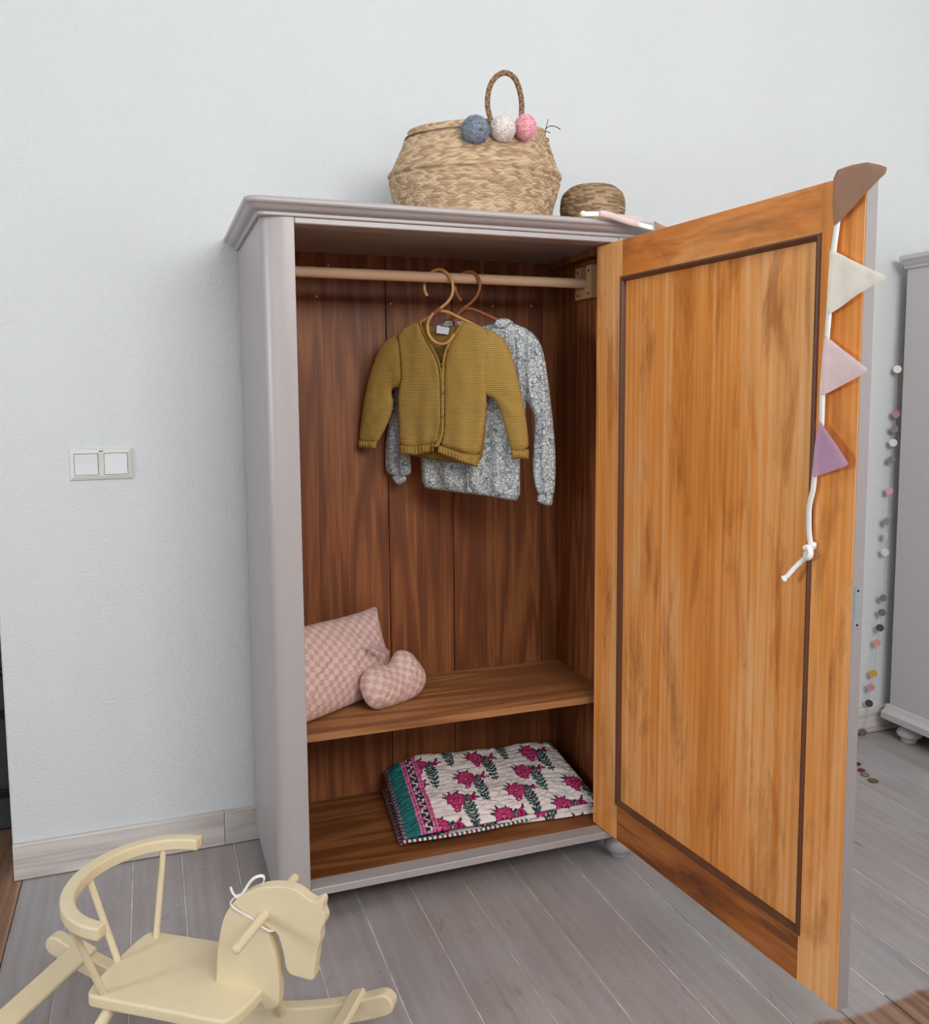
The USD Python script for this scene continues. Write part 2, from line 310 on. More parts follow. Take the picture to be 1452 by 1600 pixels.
# floor planks: bare brown boards with a worn coat of greyish white paint over the middle of the room
def plank_mat():
    nodes = {"g": ("geometry", {}), "oi": ("object_info", {}), "sep": ("separate_xyz", {}),
        "ne": ("noise_texture", {"scale": 9.0, "detail": 4.0}),
        "ye": ("math", {"math_type": "multiply_add", "value2": .05}), "ym": ("map_range", {"from_min": -1.137, "from_max": -1.125, "clamp": True}),
        "xe": ("math", {"math_type": "multiply_add", "value2": .012}), "xm": ("map_range", {"from_min": -.436, "from_max": -.431, "clamp": True}),
        "mm": ("math", {"math_type": "multiply"}),
        "m1": ("math", {"math_type": "multiply", "value2": 31.3}), "cx": ("combine_xyz", {}), "add": ("vector_math", {"math_type": "add"}),
        "mapB": ("mapping", {"scale": (1, .03, 1)}), "nB": ("noise_texture", {"scale": 60.0, "detail": 4.0}),
        "mapC": ("mapping", {"scale": (1, .35, 1)}), "nC": ("noise_texture", {"scale": 7.0, "detail": 6.0, "roughness": .62}),
        "nL": ("noise_texture", {"scale": 2.2, "detail": 3.0}), "nK": ("noise_texture", {"scale": 26.0, "detail": 6.0, "roughness": .7, "distortion": 1.5}), "kk": ("map_range", {"from_min": .60, "from_max": .72, "to_min": 0.0, "to_max": .45, "clamp": True}), "kx": ("mix", {"color2": lin("#6d625f")}), "nW": ("noise_texture", {"scale": 17.0, "detail": 6.0, "roughness": .75, "distortion": 2.5}), "ww": ("map_range", {"from_min": .60, "from_max": .70, "to_min": 0.0, "to_max": .35, "clamp": True}), "wx": ("mix", {"color2": lin("#bdb8b8")}),
        "pr": ("rgb_ramp", {"ramp": [(.25, lin("#8b8485")), (.5, lin("#9d9798")), (.75, lin("#aea9aa"))]}),
        "warm": ("rgb_ramp", {"ramp": [(.42, (0, 0, 0)), (.62, (1, 1, 1))]}), "wm": ("mix", {"color2": lin("#978981")}), "wf": ("math", {"math_type": "multiply", "value2": .6}),
        "sr": ("rgb_ramp", {"ramp": [(.35, (.0, .0, .0)), (.6, (1, 1, 1))]}), "sm": ("mix", {"color2": lin("#b3afb0")}), "sf": ("math", {"math_type": "multiply", "value2": .3}),
        "vk": ("voronoi_texture", {"scale": 9.0}), "kr": ("map_range", {"from_min": .03, "from_max": .085, "to_min": .6, "to_max": 0.0, "clamp": True}), "km": ("mix", {"color2": lin("#6f6663")}),
        "br": ("rgb_ramp", {"ramp": [(.3, lin("#6b4d3c")), (.55, lin("#8f6d58")), (.75, lin("#a5846c"))]}),
        "fin": ("mix", {}), "b": ("bump", {"strength": .35, "distance": .0008}), "rg": ("map_range", {"from_min": .3, "from_max": .7, "to_min": .38, "to_max": .6}),
        "p": ("principled_bsdf", {"specular_ior_level": .4})}
    links = [("g.position", "sep.vector"), ("g.position", "ne.vector"), ("ne.fac", "ye.value1"), ("sep.y", "ye.value3"), ("ye.value", "ym.value"),
        ("ne.fac", "xe.value1"), ("sep.x", "xe.value3"), ("xe.value", "xm.value"), ("ym.result", "mm.value1"), ("xm.result", "mm.value2"),
        ("oi.random", "m1.value1"), ("m1.value", "cx.y"), ("m1.value", "cx.z"), ("g.position", "add.vector1"), ("cx.vector", "add.vector2"),
        ("add.vector", "mapB.vector"), ("mapB.vector", "nB.vector"), ("add.vector", "mapC.vector"), ("mapC.vector", "nC.vector"), ("g.position", "nL.vector"),
        ("nC.fac", "pr.fac"), ("nL.fac", "warm.fac"), ("warm.color", "wf.value1"), ("wf.value", "wm.fac"), ("pr.color", "wm.color1"),
        ("nB.fac", "sr.fac"), ("sr.color", "sf.value1"), ("sf.value", "sm.fac"), ("wm.color", "sm.color1"),
        ("mapC.vector", "vk.vector"), ("vk.distance", "kr.value"), ("kr.result", "km.fac"), ("sm.color", "kx.color1"), ("mapC.vector", "nK.vector"), ("nK.fac", "kk.value"), ("kk.result", "kx.fac"), ("add.vector", "nW.vector"), ("nW.fac", "ww.value"), ("ww.result", "wx.fac"), ("kx.color", "wx.color1"), ("wx.color", "km.color1"),
        ("nB.fac", "br.fac"), ("mm.value", "fin.fac"), ("br.color", "fin.color1"), ("km.color", "fin.color2"), ("fin.color", "p.base_color"),
        ("nC.fac", "rg.value"), ("rg.result", "p.roughness"), ("nB.fac", "b.height"), ("b.normal", "p.normal")]
    material("floor_plank", nodes, links)
plank_mat()

def knit(name, col, period, direction='z', amp=.5):
    c = np.array(lin(col))
    material(name, {"g": ("geometry", {}), "w": ("wave_texture", {"wave_type": "bands", "bands_direction": direction, "scale": 2*PI/(20*period), "distortion": .5, "detail": 1.0, "detail_scale": 3.0}),
        "n": ("noise_texture", {"scale": 500.0, "detail": 2.0}), "ad": ("math", {"math_type": "multiply_add", "value2": .5}),
        "r": ("rgb_ramp", {"ramp": [(0, tuple(c*.86)), (.6, tuple(c)), (1, tuple(np.minimum(c*1.1, 1)))]}), "b": ("bump", {"strength": amp, "distance": .0025}),  # ramp follows the ridges: crevice shade painted into the troughs
        "p": ("principled_bsdf", {"roughness": .95, "specular_ior_level": .1, "sheen_weight": .25, "sheen_tint": tuple(np.minimum(c*1.5, 1))})},
        [("g.position", "w.vector"), ("g.position", "n.vector"), ("n.fac", "ad.value1"), ("w.fac", "ad.value3"), ("w.fac", "r.fac"), ("r.color", "p.base_color"), ("ad.value", "b.height"), ("b.normal", "p.normal")])
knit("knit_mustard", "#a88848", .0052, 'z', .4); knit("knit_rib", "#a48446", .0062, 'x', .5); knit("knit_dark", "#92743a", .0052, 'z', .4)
def blouse_mat():
    nodes = {"g": ("geometry", {}), "n": ("noise_texture", {"scale": 40.0, "detail": 2.0}), "mixv": ("mix_vector", {"fac": .02}),
        "v": ("voronoi_texture", {"scale": 105.0, "feature": "distance_to_edge", "dimensions": "3D"}), "v1": ("voronoi_texture", {"scale": 105.0}), "v2": ("voronoi_texture", {"scale": 230.0, "feature": "distance_to_edge"}),
        "e": ("map_range", {"from_min": .03, "from_max": .09, "to_min": 1.0, "to_max": 0.0, "clamp": True}),
        "e2": ("map_range", {"from_min": .04, "from_max": .1, "to_min": .75, "to_max": 0.0, "clamp": True}),
        "mx": ("math", {"math_type": "maximum"}),
        "cr": ("rgb_ramp", {"ramp": [(0, lin("#5f6b74")), (.45, lin("#75807a")), (.7, lin("#4a5866")), (1, lin("#8d979b"))]}), "sepc": ("separate_color", {}),
        "base": ("rgb_ramp", {"ramp": [(0, lin("#d3d7d9")), (.62, lin("#e2e3e3")), (.85, lin("#aab4ba")), (1, lin("#b2bab2"))], "interpolate": False}),
        "fin": ("mix", {}), "p": ("principled_bsdf", {"roughness": .8, "specular_ior_level": .2})}
    links = [("g.position", "n.vector"), ("g.position", "mixv.a"), ("n.color", "mixv.b"), ("mixv.result", "v.vector"), ("mixv.result", "v1.vector"), ("mixv.result", "v2.vector"),
        ("v.distance", "e.value"), ("v2.distance", "e2.value"), ("e.result", "mx.value1"), ("e2.result", "mx.value2"), ("v1.color", "sepc.color"), ("sepc.r", "cr.fac"), ("sepc.g", "base.fac"),
        ("mx.value", "fin.fac"), ("base.color", "fin.color1"), ("cr.color", "fin.color2"), ("fin.color", "p.base_color")]
    material("blouse_print", nodes, links)
blouse_mat()
material("pillow_check", {"t": ("texture_coordinate", {}), "c": ("checker_texture", {"scale": 1.0, "color1": lin("#cfa8a3"), "color2": lin("#dfc6bd")}),
    "g": ("geometry", {}), "n": ("noise_texture", {"scale": 700.0}), "b": ("bump", {"strength": .2, "distance": .0008}), "p": ("principled_bsdf", {"roughness": .9, "specular_ior_level": .12, "sheen_weight": .15})},
    [("t.UV", "c.vector"), ("c.color", "p.base_color"), ("g.position", "n.vector"), ("n.fac", "b.height"), ("b.normal", "p.normal")])

# ================================================================== the setting
XWF = -.44
paint("seam_paint", "#c4bfc0", rough=.6, var=.35, scale=14)
floor = thing("floor", kind="structure")
obj("subfloor", bx(X0, X1, Y0, 2.7, -.06, -.021, 0), "/World/Looks/gap_dark", floor)
obj("seam_filler", bx(XWF, X1, -1.13, -.004, -.0208, -.0018, 0), "/World/Looks/seam_paint", floor)
rs = np.random.RandomState(5)
seams = [-.441, -.320, -.171, -.046, .093, .222, .363, .500, .637, .780, .938, 1.075, 1.19, 1.311, 1.454, 1.622, 1.75, 1.90, 2.03, 2.16, 2.30, 2.43]
while seams[-1] < X1-.1: seams.append(seams[-1]+rs.uniform(.125, .15))
seams[-1] = X1
while seams[0] > X0+.1: seams.insert(0, seams[0]-rs.uniform(.13, .16))
seams[0] = X0
for a, b in zip(seams[:-1], seams[1:]):
    g = .0006+.0009*rs.rand(); yend = -.003 if a > -.45 else 2.65
    obj("plank", bx(a+g, b-g, Y0, yend, -.02, rs.uniform(-.0008, .0), .0016), "/World/Looks/floor_plank", floor)

XW = -.461
def struct(name, mesh, mat, **kw): return obj(name, mesh, "/World/Looks/"+mat, kind="structure", **kw)
struct("wall_back", bx(XW, X1, 0, .12, -.02, ZC, .004), "wall_paint")
struct("ceiling", bx(X0, X1, Y0, 2.7, ZC, ZC+.1, 0), "ceiling_paint")
struct("wall_right", bx(X1, X1+.1, Y0, .12, -.02, ZC, 0), "wall_paint")
struct("wall_far", bx(X0, XW+.3, 2.6, 2.7, -.02, ZC, 0), "wall_paint")
def holed(name, axis, at0, at1, lo, hi, holes):
    parts, prev = [], lo
    mk = (lambda a, b, z0, z1: bx(a, b, at0, at1, z0, z1, 0)) if axis == 'x' else (lambda a, b, z0, z1: bx(at0, at1, a, b, z0, z1, 0))
    for a, b, z0, z1 in sorted(holes):
        parts += [mk(prev, a, -.02, ZC), mk(a, b, -.02, z0), mk(a, b, z1, ZC)]; prev = b
    parts.append(mk(prev, hi, -.02, ZC))
    struct(name, cat(parts), "wall_paint")
holed("wall_front", 'x', Y0-.12, Y0, X0, X1, [w[1:5] for w in WINDOWS if w[0] == 'front'])
holed("wall_left", 'y', X0-.12, X0, Y0, 2.7, [w[1:5] for w in WINDOWS if w[0] == 'left'])
for i, (side, a0, a1, z0, z1, pw, col) in enumerate(WINDOWS):
    w = thing("window_%d" % (i+1), kind="structure")
    ax = 'x' if side == 'front' else 'y'; base = Y0 if side == 'front' else X0
    mk = (lambda a, b, z0, z1: bx(a, b, base-.05, base-.005, z0, z1, .003)) if ax == 'x' else (lambda a, b, z0, z1: bx(base-.05, base-.005, a, b, z0, z1, .003))
    obj("window_frame", cat([mk(a0, a0+.05, z0, z1), mk(a1-.05, a1, z0, z1), mk(a0, a1, z0, z0+.05), mk(a0, a1, z1-.05, z1), mk((a0+a1)/2-.03, (a0+a1)/2+.03, z0, z1)]), "/World/Looks/ceiling_paint", w)
bb = thing("baseboard_back", (XW, -.015, 0), kind="structure")
BH = .0983
for a, b in ((XW+.002, .0705), (.0718, X1-.002)):
    pts = [(0, .0035), (.015, .0035), (.015, BH-.004), (.012, BH), (0, BH)]
    m = trimesh.creation.extrude_polygon(Polygon(pts), b-a, engine="earcut")
    v = m.vertices; m = trimesh.Trimesh(np.column_stack([a+v[:, 2], -v[:, 0], v[:, 1]]), m.faces[:, ::-1]); m.fix_normals()
    obj("baseboard_board", m, "/World/Looks/wood_base", bb)

# ================================================================== the wardrobe
XS, XL, XR, XQ = .1575, .2286, 1.0273, 1.098      # outer left, opening left/right, outer right
YF, YB, YI = -.5006, -.018, -.054                 # front plane, outer back, inner back
GP, WB = "/World/Looks/wardrobe_paint", "/World/Looks/wood_back"
wd = thing("wardrobe", ((XS+XQ)/2, (YF+YB)/2, 0), label="large grey painted single-door wardrobe standing open with an orange wooden inside", category="wardrobe")
def post(xa, xb, sgn, zb):
    rx, ry = .058, .0376
    P = []
    for t in np.linspace(0, PI/2, 13): P.append((xa+sgn*(rx-rx*math.cos(t)), YF+ry-ry*math.sin(t)))
    P += [(xb-sgn*.001, YF), (xb, YF+.002), (xb, YF+.045), (xa, YF+.045)]
    m = trimesh.creation.extrude_polygon(Polygon(P), 1.636-zb, engine="earcut"); m.apply_translation((0, 0, zb)); return m
obj("corner_post", post(XS, XL, 1, .045), GP, wd, smooth=25); obj("corner_post", post(XQ, XR, -1, .0856), GP, wd, smooth=25)
for xa, xb in ((XS, XS+.0105), (XQ-.0105, XQ)): obj("side_panel", bx(xa, xb, YF+.0455, YB, .042, 1.636), GP, wd)
for xa, xb in ((XS+.011, XS+.0215), (XQ-.0215, XQ-.011)):
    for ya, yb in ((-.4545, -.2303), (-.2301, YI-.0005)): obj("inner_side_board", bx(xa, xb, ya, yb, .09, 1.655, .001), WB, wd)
XI0, XI1 = XS+.022, XQ-.022
bs = [XS+.0115, .5485, .743, 1.027, XQ-.0115]
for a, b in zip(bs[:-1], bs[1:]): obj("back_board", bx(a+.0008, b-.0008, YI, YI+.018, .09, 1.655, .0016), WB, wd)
obj("back_cover", bx(XS+.011, XQ-.011, YI+.0185, YB, .05, 1.64, 0), GP, wd)
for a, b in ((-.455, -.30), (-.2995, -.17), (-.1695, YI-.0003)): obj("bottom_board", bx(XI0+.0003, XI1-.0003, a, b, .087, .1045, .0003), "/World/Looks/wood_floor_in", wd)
for a, b in ((-.455, -.26), (-.2595, YI-.0003)): obj("top_board", bx(XI0+.0003, XI1-.0003, a, b, 1.6555, 1.668, .001), WB, wd)
obj("front_rail", bx(XL+.0005, XR-.0005, YF, YF+.045, .0854, .1047, .002), GP, wd)
obj("header", bx(XL+.0005, XR-.0005, YF, YF+.06, 1.6232, 1.637, .002), GP, wd)
obj("header_back", bx(XL+.0005, XR-.0005, YF+.0455, YF+.06, 1.6375, 1.655, .001), WB, wd)
for xa, xb in ((XI0+.0005, XI0+.035), (XI1-.035, XI1-.0005)): obj("ledger_strip", bx(xa, xb, -.42, YI-.0005, 1.618, 1.6545, .002), WB, wd)
# shelf on two boards
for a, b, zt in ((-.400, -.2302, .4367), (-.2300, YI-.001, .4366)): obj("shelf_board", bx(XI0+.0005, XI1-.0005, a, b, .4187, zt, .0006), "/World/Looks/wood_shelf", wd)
for xa, xb in ((XI0+.0005, XI0+.02), (XI1-.02, XI1-.0005)): obj("shelf_batten", bx(xa, xb, -.38, YI-.002, .395, .4183, .002), WB, wd)
# little pale nail plugs in the back boards
for x, z in ((.356, 1.52), (.562, 1.506), (.868, 1.509), (.99, 1.512), (.39, 1.603), (.939, 1.592)):
    m = trimesh.creation.cylinder(radius=.0028, height=.003, sections=10); m.apply_transform(trimesh.transformations.rotation_matrix(PI/2, (1, 0, 0))); m.apply_translation((x, YI-.0012, z)); obj("nail_plug", m, "/World/Looks/label_white", wd)
# cornice: a moulding lofted around the top
def cornice(x0, x1, yf, yb, z0, prof, r0=.012, n=8):
    loops = []
    for o, z in prof:
        r = max(.002, r0+o*.5); L = []
        xa, xb, yfr = x0-o, x1+o, yf-o
        for cx, a0 in ((xa+r, PI), (xb-r, 1.5*PI)):
            for t in np.linspace(0, PI/2, n): L.append((cx+r*math.cos(a0+t), yfr+r+r*math.sin(a0+t), z0+z))
        L += [(xb, yb, z0+z), (xa, yb, z0+z)]
        loops.append(L)
    return loft(loops)
PROF = [(.0, 0), (.007, 0), (.009, .002), (.009, .0075), (.0115, .009), (.015, .0095), (.020, .011), (.025, .0145), (.0285, .019), (.031, .0205), (.0345, .0225), (.0365, .026), (.0365, .030), (.035, .0335), (.031, .0355), (.026, .036)]
obj("cornice", cornice(XS, XQ-.006, YF+.004, -.012, 1.6362, PROF), GP, wd, smooth=28)
TOPZ = 1.6722
FOOT = [(0, .0), (.022, 0), (.0235, .003), (.024, .010), (.031, .014), (.0385, .023), (.041, .034), (.038, .046), (.030, .054), (.0225, .058), (.0215, .062), (.025, .066), (.026, .070), (.0235, .074), (.019, .077), (.019, .087), (0, .087)]
for x, y in ((XS+.05, YF+.055), (XQ-.019, YF+.058), (XS+.05, -.09), (XQ-.03, -.09)): 
    k = .50 if x < .5 else 1.0
    obj("foot", lathe([(r, z*k) for r, z in FOOT], 36, (x, y, 0)), GP, wd, smooth=40)
# hanging rod with its two slotted brackets
ROD_Y, ROD_Z, ROD_R = -.265, 1.5535, .0135
rodm = tube(np.array([(XI0+.004, ROD_Y, ROD_Z), (XI1-.006, ROD_Y, ROD_Z)]), ROD_R, 20); obj("hanging_rod", rodm, "/World/Looks/wood_rod", wd, smooth=40)
for side in (0, 1):
    x = XI1-.0005 if side else XI0+.0005; sg = -1 if side else 1; w = .024
    P = Polygon([(-.048, -.042), (.048, -.042), (.048, .045), (.016, .045), (.016, 0)]+[(.016*math.cos(t), .016*math.sin(t)) for t in np.linspace(0, -PI, 13)][1:]+[(-.016, .045), (-.048, .045)])
    m = trimesh.creation.extrude_polygon(P, w, engine="earcut"); v = m.vertices
    m = trimesh.Trimesh(np.column_stack([x+sg*v[:, 2], ROD_Y+v[:, 0], ROD_Z+v[:, 1]]), m.faces); m.fix_normals()
    br = obj("rod_bracket", m, "/World/Looks/wood_bracket", wd)
    for dy in (-.032, .032):
        for dz in (-.03, .032):
            s = trimesh.creation.cylinder(radius=.0032, height=.002, sections=10); s.apply_transform(trimesh.transformations.rotation_matrix(PI/2, (0, 1, 0))); s.apply_translation((x+sg*(w+.0002), ROD_Y+dy, ROD_Z+dz)); obj("screw", s, "/World/Looks/gap_dark", br)
# the open door
dang = math.radians(95.2313); DE = np.array([-math.cos(dang), -math.sin(dang), 0]); DN = np.array([math.sin(dang), -math.cos(dang), 0]); DH = np.array([.998, -.4421, 0])
WLOW = '/World/Looks/wood_door_low'
door = part_group("door", wd, label="open door with amber varnished inner face and grey edge")
def db(s0, s1, w0, w1, z0, z1, b=.0012): return frame_box(DH, DE, DN, s0, s1, w0, w1, z0, z1, b)
DZ0, DZ1, DW, TH = .1072, 1.6213, .8112, .0277
WZ, WY = "/World/Looks/wood_door_z", "/World/Looks/wood_door_y"
obj("stile", db(0, .1086, 0, .016, DZ0, DZ1, .0005), WZ, door); obj("stile", db(.7134, DW-.0012, 0, .016, DZ0, DZ1, .0005), WZ, door)
obj("rail", db(.1088, .7132, 0.0002, .016, 1.529, DZ1, .0005), WY, door); obj("rail", db(.1088, .7132, 0.0002, .016, DZ0, .2065, .0005), WLOW, door)
for a, b in ((.109, .2649), (.2650, .4029), (.4030, .5659), (.5660, .713)): obj("panel_board", db(a, b, .0075, .016, .2068, 1.5287, .0002), WZ, door)
def mould(s0, s1, z0, z1, along):
    n = 9; loops = []
    w_ = .0125
    A, B = (np.array([s0, z0]), np.array([s1, z1])); t = (B-A)/np.linalg.norm(B-A); c = np.array([(.109+.713)/2, .87]); q = np.array([-t[1], t[0]]); 
    if (c-A)@q < 0: q = -q
    prof = [(0, .0074), (0, .001), (.0015, -.0035), (.005, -.0055), (.009, -.004), (w_-.001, .001), (w_, .0074)]
    La, Lb = [], []
    for d, w in prof:
        a = A+q*d+t*d; b = B+q*d-t*d     # mitred ends
        La.append(DH+a[0]*DE+w*DN+np.array([0, 0, a[1]])); Lb.append(DH+b[0]*DE+w*DN+np.array([0, 0, b[1]]))
    m = loft([La, Lb]); m.fix_normals(); return m
for s0, s1, z0, z1 in ((.103, .103, .2005, 1.535), (.719, .719, .2005, 1.535), (.103, .719, 1.535, 1.535), (.103, .719, .2005, .2005)):
    md = obj("panel_moulding", mould(s0, s1, z0, z1, 0), "/World/Looks/wood_mould", door, smooth=30)
obj("door_face", db(0, DW-.0012, .0163, TH, DZ0, DZ1, .002), GP, door)
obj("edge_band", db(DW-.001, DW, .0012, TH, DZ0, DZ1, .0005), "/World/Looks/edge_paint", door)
lk = obj("lock_plate", db(DW, DW+.0012, .006, .021, .829, .907, .0004), "/World/Looks/lock_steel", door, label="steel lock plate on the door edge")
for z in (.837, .899): obj("screw", db(DW+.0012, DW+.002, .0115, .0155, z-.002, z+.002, .0008), "/World/Looks/gap_dark", lk)

# ================================================================== hangers and children's clothes
GE = np.array([math.cos(math.radians(38)), -math.sin(math.radians(38)), 0]); GN = np.array([-GE[1], GE[0], 0])*-1.0   # along, towards the room
GZ = np.array([0, 0, 1.0])
R1, R2 = np.array([.6298, ROD_Y, 0]), np.array([.7121, ROD_Y, 0])
def S2(P): return [((u+.0215)*.994, (z-1.2448)*.994+1.2448) for u, z in P]
def wire(pts, o, r, n=50, w=0.0, sides=10, bend=0.0):
    P = spline(pts, n); 
    if P.shape[1] == 2: P = np.column_stack([P, np.full(len(P), w)])
    P[:, 2] += bend*np.minimum(P[:, 0], 0)
    return tube(o+P[:, :1]*GE+P[:, 2:]*GN+P[:, 1:2]*GZ, r, sides)
def hanger(o, hook, shoulders, loop, mat, label, wrap):
    h = thing("clothes_hanger", (o[0], o[1], hook[0][1]), label=label, category="clothes hanger", group=None)
    obj("hook", wire(hook, o, .0042), mat, h, smooth=True)
    for s in shoulders: obj("arm", wire(s, o, .0042, w=-.004, bend=.17), mat, h, smooth=True)
    if loop: obj("lower_ring", wire(loop, o, .004, w=.014), mat, h, smooth=True)
    obj("binding", wire(wrap, o, .0065, 8), "/World/Looks/rattan_dark", h, smooth=True)
    return h
RL, RD = "/World/Looks/rattan_light", "/World/Looks/rattan_dark"
hanger(R1, [(-.027, 1.508), (-.034, 1.522), (-.035, 1.538), (-.029, 1.555), (-.014, 1.568), (.006, 1.5735), (.026, 1.564), (.039, 1.547), (.043, 1.528), (.041, 1.510), (.032, 1.494), (.017, 1.481), (.006, 1.473), (-.008, 1.463)],
       [[(-.006, 1.464), (-.025, 1.455), (-.06, 1.437), (-.105, 1.413)], [(-.004, 1.466), (.012, 1.468), (.029, 1.464), (.051, 1.4535), (.074, 1.442), (.12, 1.419)]],
       [(-.006, 1.462), (-.014, 1.452), (-.0215, 1.436), (-.0215, 1.417), (-.011, 1.396), (.006, 1.3845), (.023, 1.383), (.038, 1.391), (.048, 1.407)], RL, "light honey rattan hanger holding the mustard cardigan", [(.010, 1.476), (.001, 1.469), (-.012, 1.461)])
hanger(R2, S2([(-.038, 1.500), (-.046, 1.510), (-.053, 1.526), (-.0535, 1.542), (-.044, 1.562), (-.025, 1.573), (-.006, 1.572), (.008, 1.559), (.014, 1.540), (.010, 1.519), (-.002, 1.501), (-.016, 1.489), (-.032, 1.477)]),
       [S2([(-.03, 1.474), (-.055, 1.462), (-.085, 1.449), (-.125, 1.43)]), S2([(-.028, 1.475), (-.013, 1.477), (.004, 1.472), (.022, 1.464), (.064, 1.445), (.105, 1.428)])],
       S2([(-.034, 1.473), (-.044, 1.458), (-.05, 1.438), (-.047, 1.42), (-.035, 1.405)]), RD, "reddish brown rattan hanger holding the floral blouse", S2([(-.022, 1.484), (-.032, 1.477), (-.042, 1.470)]))

def garment_part(pts, o, w0, T, R, res, fold, it=1, back=.7, power=.5):
    m, uv = puff(smooth_outline(pts, it), T, R, res, back=back, fold=fold, power=power)
    m.vertices[:, 2] += w0
    left = np.minimum(m.vertices[:, 0], 0)           # each garment swings back to the left of its hanger
    m.vertices[:, 2] += .15*left; m.vertices[:, 0] += .05*left
    return to_frame(m, o, GE, GZ, GN), uv
KM, KR, KD = "/World/Looks/knit_mustard", "/World/Looks/knit_rib", "/World/Looks/knit_dark"
card = thing("cardigan", (R1[0], R1[1], 1.06), label="mustard yellow knitted child's cardigan hanging in front of the floral blouse", category="cardigan")
f0 = lambda u, v, t: .010*vnoise(u, v*.35, 22, 3)*t
cuffL, cuffR = 1.131, 1.116
slL = [(-.092, 1.422), (-.112, 1.4195), (-.140, 1.407), (-.159, 1.393), (-.177, 1.371), (-.201, 1.315), (-.223, 1.235), (-.236, 1.15), (-.2395, 1.124), (-.183, 1.122), (-.176, 1.131), (-.152, 1.169), (-.136, 1.207), (-.131, 1.235), (-.138, 1.263), (-.13, 1.272), (-.115, 1.272), (-.085, 1.275), (-.078, 1.33), (-.080, 1.39)]
slR = [(.118, 1.4235), (.144, 1.4145), (.162, 1.404), (.176, 1.391), (.192, 1.366), (.208, 1.313), (.227, 1.233), (.238, 1.166), (.2425, 1.108), (.1945, 1.106), (.193, 1.116), (.18, 1.161), (.164, 1.22), (.152, 1.238), (.138, 1.247), (.110, 1.25), (.102, 1.296), (.104, 1.37)]
def arm_fold(sd): return lambda u, v, t: (.010*vnoise(u, v*.5, 26, sd)+.004*np.sin((v+.6*abs(u))*110)*np.clip((1.30-v)*9, 0, 1)*np.clip((v-1.16)*20, 0, 1))*t
for pts, sd in ((slL, 7), (slR, 9)):
    m, _ = garment_part(pts, R1, -.008, .015, .040, .0042, arm_fold(sd), power=.62); obj("sleeve", m, KM, card, smooth=True)
for pts in ([(-.2395, 1.131), (-.2395, 1.108), (-.1875, 1.106), (-.181, 1.129)], [(.2425, 1.112), (.241, 1.088), (.1955, 1.087), (.194, 1.111)]):
    m, _ = garment_part(pts, R1, -.008, .0125, .018, .003, None, it=0); obj("cuff", m, KR, card, smooth=True)
m, _ = garment_part([(-.05, 1.447), (-.03, 1.432), (0, 1.426), (.03, 1.428), (.055, 1.434), (.074, 1.441), (.146, 1.412), (.132, 1.35), (.128, 1.25), (.118, 1.10), (.100, 1.071), (.03, 1.074), (-.03, 1.081), (-.108, 1.093), (-.110, 1.25), (-.104, 1.33), (-.109, 1.418)], R1, -.022, .004, .010, .005, f0); obj("back_panel", m, KD, card, smooth=True)
def fl(u, v, t):       # the left front swings back towards its middle edge and its lower corner curls forward
    return .002 + (.010*vnoise(u, v*.3, 20, 5)+.004*np.sin(u*120+2*vnoise(u, v, 8, 6))*np.clip((1.25-v)*5, 0, 1))*t + .055*np.clip((u+.02)/.03, 0, 1)*np.clip((1.150-v)/.06, 0, 1)
def fr(u, v, t): return (.012*vnoise(u, v*.3, 18, 9)+.012*np.clip((1.2-v)/.14, 0, 1)+.004*np.sin(u*100+1.5)*np.clip((1.25-v)*5, 0, 1))*t
m, _ = garment_part([(-.047, 1.448), (-.113, 1.420), (-.107, 1.374), (-.101, 1.3), (-.110, 1.267), (-.113, 1.235), (-.112, 1.15), (-.1095, 1.114), (-.062, 1.114), (-.006, 1.124), (-.001, 1.132), (.008, 1.147), (.0125, 1.188), (.0135, 1.257), (.0105, 1.316), (-.002, 1.353), (-.025, 1.39), (-.041, 1.427)], R1, .004, .006, .012, .0042, fl); obj("left_front", m, KM, card, smooth=True)
m, _ = garment_part([(.071, 1.442), (.146, 1.4135), (.133, 1.35), (.130, 1.296), (.133, 1.247), (.130, 1.188), (.123, 1.143), (.113, 1.093), (.07, 1.098), (.0, 1.119), (.012, 1.142), (.016, 1.188), (.0165, 1.257), (.018, 1.325), (.025, 1.366), (.044, 1.397), (.063, 1.428)], R1, .002, .007, .014, .0042, fr); obj("right_front", m, KM, card, smooth=True)
for pts, w, fd in (([(-.1105, 1.120), (-.1105, 1.094), (-.062, 1.094), (-.004, 1.104), (-.007, 1.128), (-.06, 1.119)], .004, fl), ([(.0, 1.123), (-.003, 1.100), (.061, 1.077), (.107, 1.064), (.114, 1.097), (.07, 1.103)], .003, fr)):
    m, _ = garment_part(pts, R1, w, .0055, .007, .003, fd, it=0); obj("hem_rib", m, KR, card, smooth=True)
